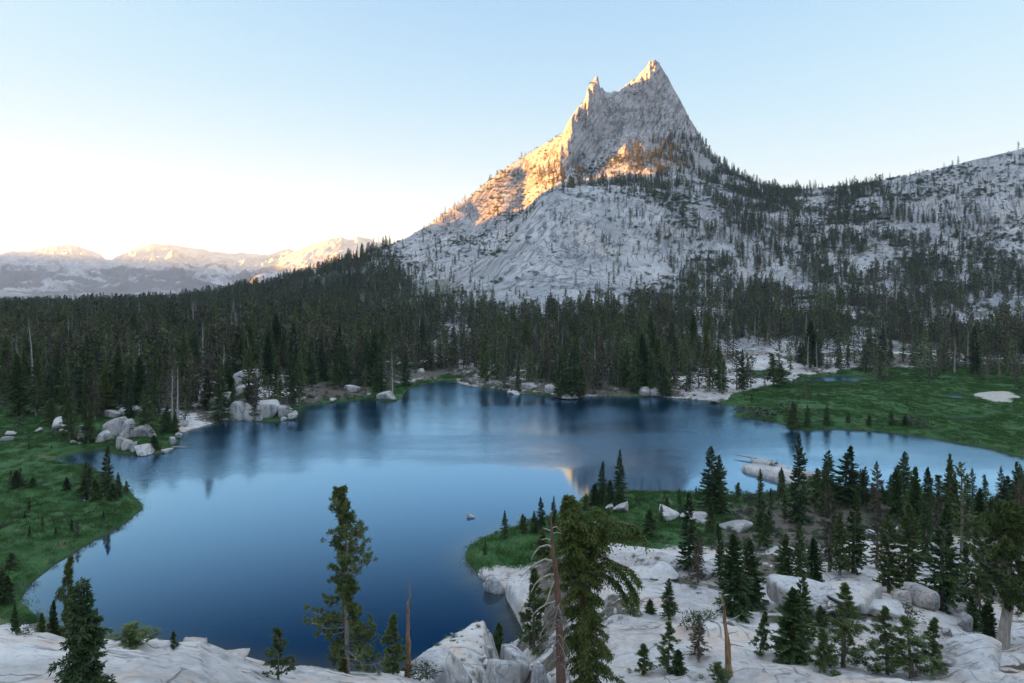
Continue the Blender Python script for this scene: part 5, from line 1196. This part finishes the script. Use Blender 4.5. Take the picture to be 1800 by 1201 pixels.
fill(16, (1385, 1580), (293, 316), (8, 13), 'behind the long dark pool of the meadow', 12, ['w0', 'w2', 'b0', 'w1'])
fill(14, (1290, 1640), (186, 280), (1.2, 3.4), 'in the right meadow grass', 9, ['w1', 'w2', 'f0'])

def scatter(name, label, cat, protos, pts, rot, scl, pick):
    """one object: a cloud of points with one of the shapes standing on each"""
    pc = bpy.data.collections.new(name + '_shapes')
    for k, (a, b) in enumerate(protos):
        me = a.copy() if b is None else None
        if b is not None:                                    # crown and trunk in one shape
            bmv = []
            va = np.empty(len(a.vertices) * 3, np.float32); a.vertices.foreach_get('co', va); vb = np.empty(len(b.vertices) * 3, np.float32); b.vertices.foreach_get('co', vb)
            fa = np.empty(len(a.loops), np.int32); a.loops.foreach_get('vertex_index', fa); fb = np.empty(len(b.loops), np.int32); b.loops.foreach_get('vertex_index', fb)
            ta = np.empty(len(a.polygons), np.float32); a.attributes['tint'].data.foreach_get('value', ta); tb = np.empty(len(b.polygons), np.float32); b.attributes['tint'].data.foreach_get('value', tb)
            me = make_mesh('shape', np.concatenate([va.reshape(-1, 3), vb.reshape(-1, 3)]), np.concatenate([fa.reshape(-1, 4), fb.reshape(-1, 4) + len(a.vertices)]), [a.materials[0], b.materials[0]], False,
                           np.concatenate([np.zeros(len(ta)), np.ones(len(tb))]), {'tint': ('FACE', 'FLOAT', np.concatenate([ta, tb]))})
        pc.objects.link(bpy.data.objects.new('shape_%s_%02d' % (name, k), me))
    me = bpy.data.meshes.new(name); me.vertices.add(len(pts)); me.vertices.foreach_set('co', np.asarray(pts, np.float32).ravel())
    for nm, typ, arr in (('rot', 'FLOAT', rot), ('scl', 'FLOAT', scl), ('pick', 'INT', pick)):
        at_ = me.attributes.new(nm, typ, 'POINT'); at_.data.foreach_set('value', np.asarray(arr, np.int32 if typ == 'INT' else np.float32))
    o = link(name, me); tag(o, label, cat, None, 'stuff')
    ng = bpy.data.node_groups.new(name + '_scatter', 'GeometryNodeTree')
    ng.interface.new_socket('Geometry', in_out='INPUT', socket_type='NodeSocketGeometry'); ng.interface.new_socket('Geometry', in_out='OUTPUT', socket_type='NodeSocketGeometry')
    N = ng.nodes; gi = N.new('NodeGroupInput'); go = N.new('NodeGroupOutput'); ip = N.new('GeometryNodeInstanceOnPoints'); ci = N.new('GeometryNodeCollectionInfo')
    ci.inputs['Collection'].default_value = pc; ci.inputs['Separate Children'].default_value = True; ci.inputs['Reset Children'].default_value = True
    def na(nm, typ):
        x = N.new('GeometryNodeInputNamedAttribute'); x.data_type = typ; x.inputs['Name'].default_value = nm; return x.outputs['Attribute']
    cx = N.new('ShaderNodeCombineXYZ'); L = ng.links
    L.new(na('rot', 'FLOAT'), cx.inputs['Z']); L.new(gi.outputs[0], ip.inputs['Points']); L.new(ci.outputs[0], ip.inputs['Instance']); ip.inputs['Pick Instance'].default_value = True
    L.new(na('pick', 'INT'), ip.inputs['Instance Index']); L.new(cx.outputs[0], ip.inputs['Rotation']); L.new(na('scl', 'FLOAT'), ip.inputs['Scale']); L.new(ip.outputs[0], go.inputs[0])
    md = o.modifiers.new('scatter', 'NODES'); md.node_group = ng
    return o
far_shapes = []
for v in range(10):
    kind = v % 5
    far_shapes.append(conifer(900 + v, 10, [1.8, 2.2, 1.6, 2.4, 1.9][kind], b0=[.06, .1, .04, .14, .1][kind], nb=64, m=5, bl=(.62, .26), droop=[.3, .2, .4, .05, .2][kind], shape=[.8, .65, .9, .5, .7][kind], gap=[.16, .3, .15, .35, .3][kind], twig=2,
                              fol=[M['wood_g'], M['pine'], M['fir'], M['wood_g'], M['wood_b']][kind], stubs=4)[:2])
for v in range(2):
    b = bare_tree(950 + v, 10, 1.1, nb=26, b0=.2); far_shapes.append(b[:2])
pk = rngF.integers(0, 10, len(rest)); pk = np.where(rngF.random(len(rest)) < .045, 10 + rngF.integers(0, 2, len(rest)), pk)
scatter('forest', 'dark conifer forest that covers the far shore and climbs the slopes', 'forest', far_shapes,
        np.stack([X[rest], ds[rest], z[rest] - .1], -1), rngF.random(len(rest)) * 6.28, Hs[rest] / 10, pk)

# low dark scrub on the granite
n = 52000; ds = np.sqrt(rngF.uniform(440 ** 2, 1236 ** 2, n)); pxs = rngF.uniform(660, 1860, n); z, sd = ground(pxs, ds); X = (pxs - CX) / F * ds; ys = HY + F * (HC - z) / ds
acc = np.clip(.14 + 1.3 * fbm(X * .025, ds * .025, 95, 4), 0, 1) * np.where(pxs > 1150, .75, .45) * np.where(ds > 1150, np.where(np.abs(pxs - 1120) < 120, .12, .7), 1)
ok = rngF.random(n) < acc * (1 - .75 * dome_zone(pxs, ds))
scatter('shrubbery', 'low dark scrub dotted over the granite slopes', 'shrubbery', [(s[0], s[1]) for s in SHR],
        np.stack([X[ok], ds[ok], z[ok] - .1], -1), rngF.random(ok.sum()) * 6.28, 1.2 + 2.6 * rngF.random(ok.sum()) ** 2, rngF.integers(0, 4, ok.sum()))
n = 60000; ds = np.sqrt(rngF.uniform(76 ** 2, 300 ** 2, n)); pxs = rngF.uniform(-20, 1840, n); z, sd = ground(pxs, ds); X = (pxs - CX) / F * ds
mk = mask_near(pxs, ds, z, sd, X)
ok = (sd > .5) & (mk[:, 1] > .6) & (rngF.random(n) < np.clip(.10 + 1.5 * fbm(X * .07, ds * .07, 99, 4), 0, 1) * .75)
scatter('undergrowth', 'low sedge and willow growth scattered through the meadows', 'undergrowth', [(s_[0], s_[1]) for s_ in SHR],
        np.stack([X[ok], ds[ok], z[ok] - .12], -1), rngF.random(ok.sum()) * 6.28, .22 + .5 * rngF.random(ok.sum()) ** 2, rngF.integers(0, 4, ok.sum()))
ok = (ds > 92) & (ds < 140) & (pxs > 1220) & (sd > 1) & (mk[:, 2] > .4) & (rngF.random(n) < .5)
scatter('undergrowth', 'low brush on the floor of the near wood', 'undergrowth', [(s_[0], s_[1]) for s_ in SHR],
        np.stack([X[ok], ds[ok], z[ok] - .12], -1), rngF.random(ok.sum()) * 6.28, .3 + .7 * rngF.random(ok.sum()) ** 2, rngF.integers(0, 4, ok.sum()))
n = 9000; ds = np.sqrt(rngF.uniform(190 ** 2, 330 ** 2, n)); pxs = rngF.uniform(-20, 1460, n); z, sd = ground(pxs, ds); X = (pxs - CX) / F * ds
ok = (sd > .4) & (rngF.random(n) < np.where(sd < 9, .7, .35) * np.clip(.45 + 1.5 * fbm(X * .05, ds * .05, 105, 3), 0, 1)) & ((pxs < 1260) | (ds > 250))
scatter('undergrowth', 'brush and young growth along the far shore', 'undergrowth', [(s_[0], s_[1]) for s_ in SHR], np.stack([X[ok], ds[ok], z[ok] - .1], -1), rngF.random(ok.sum()) * 6.28, .35 + 1.1 * rngF.random(ok.sum()) ** 2, rngF.integers(0, 4, ok.sum()))
M['sedge'] = mat_foliage('sedge_blades', (.018, .068, .008), (.065, .125, .024), .7)
def tuft(seed):
    rg = np.random.default_rng(seed); G = Geo(); n_ = 70; r = rg.normal(size=(n_, 2)) * .55
    p = np.stack([r[:, 0], r[:, 1], np.zeros(n_)], -1); d_ = np.stack([rg.normal(size=n_) * .35, rg.normal(size=n_) * .35, np.ones(n_)], -1)
    G.blades(p, d_, .22 + .22 * rg.random(n_), .05, rg, np.full(n_, rg.random())); T0_ = Geo(); T0_.blades(p[:4], d_[:4], .1, .02, rg)
    return G.mesh('blades', M['sedge']), T0_.mesh('blades', M['sedge'])
TUFT = [tuft(k) for k in range(4)]
n = 90000; ds = np.sqrt(rngF.uniform(76 ** 2, 300 ** 2, n)); pxs = rngF.uniform(-20, 1840, n); z, sd = ground(pxs, ds); X = (pxs - CX) / F * ds; mk = mask_near(pxs, ds, z, sd, X)
ok = (sd > .15) & (mk[:, 1] > .5) & (rngF.random(n) < np.clip(.6 + .8 * fbm(X * .11, ds * .11, 107, 4), .15, 1) * .8)
scatter('grass', 'sedge and grass of the lakeside meadows', 'grass', TUFT, np.stack([X[ok], ds[ok], z[ok] - .03], -1), rngF.random(ok.sum()) * 6.28, .6 + .8 * rngF.random(ok.sum()), rngF.integers(0, 4, ok.sum()))
print('tufts', ok.sum())
# broken stones on the slopes
n = 30000; ds = np.sqrt(rngF.uniform(230 ** 2, 1180 ** 2, n)); pxs = rngF.uniform(560, 1860, n); z, sd = ground(pxs, ds); X = (pxs - CX) / F * ds
ok = (rngF.random(n) < np.clip(.1 + 1.6 * fbm(X * .04, ds * .04, 97, 3), 0, 1) * .5) & (sd > 2) & ~((pxs > 800) & (pxs < 1150) & (ds > 500) & (ds < 870)) & ~((pxs > 1270) & (ds < 310))
scatter('rubble', 'broken granite stones strewn over the slopes', 'rubble', [(b, None) for b in BOULD[:5]], np.stack([X[ok], ds[ok], z[ok]], -1), rngF.random(ok.sum()) * 6.28, .35 + 1.5 * rngF.random(ok.sum()) ** 3, rngF.integers(0, 5, ok.sum()))

# bare dead trees that stand out in the forest
for k, (px, top, base, w, lab) in enumerate((
    (58, 560, 690, 24, 'tall silvery dead tree rising from the left forest'), (32, 608, 700, 44, 'broad pinkish dead tree in the left forest'), (303, 648, 742, 52, 'broad bare grey tree behind the shore rocks'), (312, 643, 745, 8, 'thin pale dead stem beside the broad bare tree'),
    (147, 672, 712, 14, 'small pale bare tree behind the meadow conifers'), (437, 590, 668, 12, 'bare-stemmed dead pine above the pale outcrop'), (690, 618, 702, 16, 'white dead stem standing at the far shore water'), (646, 580, 655, 10, 'pale dead spire in the far forest, left of the white stem'),
    (1420, 590, 655, 22, 'forked pale dead tree on the rocks behind the right meadow'), (1436, 600, 652, 14, 'leaning pale dead stem beside the forked dead tree'), (1757, 636, 664, 8, 'short orange stump at the edge of the right meadow'), (1550, 560, 622, 12, 'tall pale dead stem in the right forest'),
    (1020, 600, 650, 22, 'silvery dead crown in the forest over the flat shore rock'), (1240, 470, 540, 8, 'thin white dead spire on the slope'), (1640, 520, 600, 30, 'bare grey dead conifer in the right forest'), (1235, 540, 590, 8, 'pale dead stem at the foot of the slope'),
    (380, 555, 640, 10, 'slim dead stem leaning in the left forest'), (1575, 480, 560, 9, 'pale dead spire high in the right forest'))):
    d = hit(px, base, 120.); H = Yz(d, top) - gz(px, d); sh = bare_tree(40 + k, H, max(.3, w / F * d / 2), nb=34 if w > 12 else 9, b0=.22, twigs=w > 12, trunk_r=.016 if px != 1757 else .08, bark=M['snag'] if px != 1757 else M['snag_o'])
    place_tree('dead_tree', lab, 'dead tree', sh, px, d, H)

# gravel, stones and tufts lying on the near slabs
n = 26000; ds = np.sqrt(rngF.uniform(20 ** 2, 100 ** 2, n)); pxs = rngF.uniform(-20, 1840, n); z, sd = ground(pxs, ds); X = (pxs - CX) / F * ds; mk = mask_near(pxs, ds, z, sd, X)
cl_ = fbm(X * .12, ds * .12, 101, 4)
ok = (sd > .6) & (mk[:, 1] < .3) & (rngF.random(n) < np.clip(-.05 + 1.5 * cl_, 0, 1) * .55) & ((ds > 40) | (rngF.random(n) < .25))
scatter('rubble', 'loose stones lying in the hollows of the near slabs', 'rubble', [(b, None) for b in BOULD[:6]], np.stack([X[ok], ds[ok], z[ok] + .01], -1), rngF.random(ok.sum()) * 6.28, .05 + .34 * rngF.random(ok.sum()) ** 4, rngF.integers(0, 6, ok.sum()))
ok = (sd > .6) & (mk[:, 1] < .3) & (ds > 42) & (rngF.random(n) < np.clip(-.12 + 1.4 * fbm(X * .16 + 9, ds * .10, 103, 4), 0, 1) * .4)
scatter('undergrowth', 'tufts and low brush rooted in the cracks of the near slabs', 'undergrowth', [(s_[0], s_[1]) for s_ in SHR], np.stack([X[ok], ds[ok], z[ok] - .05], -1), rngF.random(ok.sum()) * 6.28, .12 + .38 * rngF.random(ok.sum()) ** 2, rngF.integers(0, 4, ok.sum()))

# ------------------------------------------------------------------ two people resting on the ledge
def mplain(n, c): M[n] = mat_plain(n, c); return M[n]
mplain('skin', (.45, .27, .19)); mplain('green_cloth', (.05, .20, .04)); mplain('blue_cloth', (.02, .05, .33)); mplain('dark_cloth', (.02, .022, .03)); mplain('hair', (.04, .025, .015)); mplain('teal_cloth', (.03, .12, .16)); mplain('pale_cloth', (.6, .6, .62))
def skin(name, nodes, edges, mat, parent, sub=1):
    me = bpy.data.meshes.new(name); me.from_pydata([n_[:3] for n_ in nodes], edges, []); o = bpy.data.objects.new(name, me); COL.objects.link(o)
    md = o.modifiers.new('skin', 'SKIN'); md.use_smooth_shade = True
    for v_, n_ in zip(me.skin_vertices[0].data, nodes): v_.radius = (n_[3], n_[4] if len(n_) > 4 else n_[3])
    me.skin_vertices[0].data[0].use_root = True
    o.modifiers.new('sub', 'SUBSURF').levels = sub; o.modifiers['sub'].render_levels = sub
    dg = bpy.context.evaluated_depsgraph_get(); m2 = bpy.data.meshes.new_from_object(o.evaluated_get(dg)); bpy.data.objects.remove(o)
    m2.materials.clear(); m2.materials.append(mat)
    return link(name, m2, parent)
def person(px, py, rz, label, top):
    d = dist0(py + 6); z = 1.18
    root = empty('person', ((px - CX) / F * d, d, z), rz); tag(root, label, 'person')
    # seated with knees up, hands round the knees; +Y is forward
    nodes = [(0, 0, .12, .15, .12), (0, -.03, .32, .13, .10), (0, -.02, .50, .17, .11), (0, 0, .60, .06), (0, .02, .68, .055), (0, .04, .78, .095, .11), (0, .03, .87, .075)]
    E = [(0, 1), (1, 2), (2, 3), (3, 4), (4, 5), (5, 6)]
    for sx in (-1, 1):
        b = len(nodes); nodes += [(.19 * sx, .0, .53, .055), (.24 * sx, .16, .34, .045), (.14 * sx, .40, .36, .035), (.06 * sx, .46, .37, .03)]; E += [(2, b), (b, b + 1), (b + 1, b + 2), (b + 2, b + 3)]
        for q in range(4): nodes.append((.03 * sx + .012 * q * sx, .50 + .012 * q, .39 - .022 * q, .011)); E.append((b + 3, len(nodes) - 1))
        nodes.append((.05 * sx, .44, .415, .012)); E.append((b + 3, len(nodes) - 1))
        b = len(nodes); nodes += [(.11 * sx, .05, .10, .09), (.13 * sx, .42, .40, .065), (.13 * sx, .56, .06, .045), (.13 * sx, .70, .03, .04)]; E += [(0, b), (b, b + 1), (b + 1, b + 2), (b + 2, b + 3)]
    skin('body', nodes, E, M['skin'], root)
    jn = [(0, 0, .14, .17, .14), (0, -.03, .32, .15, .125), (0, -.02, .50, .19, .13), (0, -.01, .585, .085)]; je = [(0, 1), (1, 2), (2, 3)]
    for sx in (-1, 1): b = len(jn); jn += [(.20 * sx, .0, .53, .07), (.245 * sx, .16, .34, .06), (.15 * sx, .38, .36, .048)]; je += [(2, b), (b, b + 1), (b + 1, b + 2)]
    skin('jacket', jn, je, top, root)
    tn_ = [(0, 0, .10, .155, .12)]; te = []
    for sx in (-1, 1): b = len(tn_); tn_ += [(.11 * sx, .05, .10, .105), (.13 * sx, .42, .40, .08), (.13 * sx, .56, .09, .058)]; te += [(0, b), (b, b + 1), (b + 1, b + 2)]
    skin('trousers', tn_, te, M['dark_cloth'], root)
    skin('hair', [(0, .0, .86, .09), (0, -.035, .80, .085), (0, .03, .90, .06)], [(0, 1), (0, 2)], M['hair'], root)
    root.scale = (1.12, 1.12, 1.12)
person(1357, 822, R_(100), 'person in a green jacket sitting on the rock ledge with knees up', M['green_cloth'])
person(1366, 821, R_(60), 'person in a blue jacket sitting on the rock ledge', M['blue_cloth'])
d = dist0(829); e = empty('backpack', ((1361 - CX) / F * d, d, 1.18), .4); tag(e, 'small teal backpack lying between the two seated people', 'backpack')
skin('bag', [(0, 0, .12, .17, .12), (0, 0, .36, .16, .11), (0, 0, .46, .08)], [(0, 1), (1, 2)], M['teal_cloth'], e); skin('pocket', [(0, -.13, .14, .08, .05), (0, -.13, .26, .08, .05)], [(0, 1)], M['dark_cloth'], e)
d = dist0(834); e = empty('stuff_sack', ((1366 - CX) / F * d, d, 1.12), .2); tag(e, 'pale sack lying on the rock ledge in front of the people', 'bag')
skin('bag', [(-.2, 0, .1, .13), (.25, 0, .1, .13), (.42, 0, .1, .04)], [(0, 1), (1, 2)], M['pale_cloth'], e)

# ------------------------------------------------------------------ air
hz = NT('evening_air'); pv = hz.n('ShaderNodeVolumePrincipled'); pv.inputs['Density'].default_value = 3.7e-5; pv.inputs['Color'].default_value = (.52, .72, 1., 1); pv.inputs['Anisotropy'].default_value = .2
hz.l(pv.outputs[0], hz.out.inputs['Volume'])
bx = np.array([(x, y, z) for z in (-420., 600.) for y in (-3200., 16500.) for x in (-11500., 9000.)])
tag(link('haze', make_mesh('haze', bx, np.array([(0, 2, 3, 1), (4, 5, 7, 6), (0, 1, 5, 4), (2, 6, 7, 3), (0, 4, 6, 2), (1, 3, 7, 5)]), [hz.m], False)), 'pale evening air over the valley', 'haze', None, 'stuff')
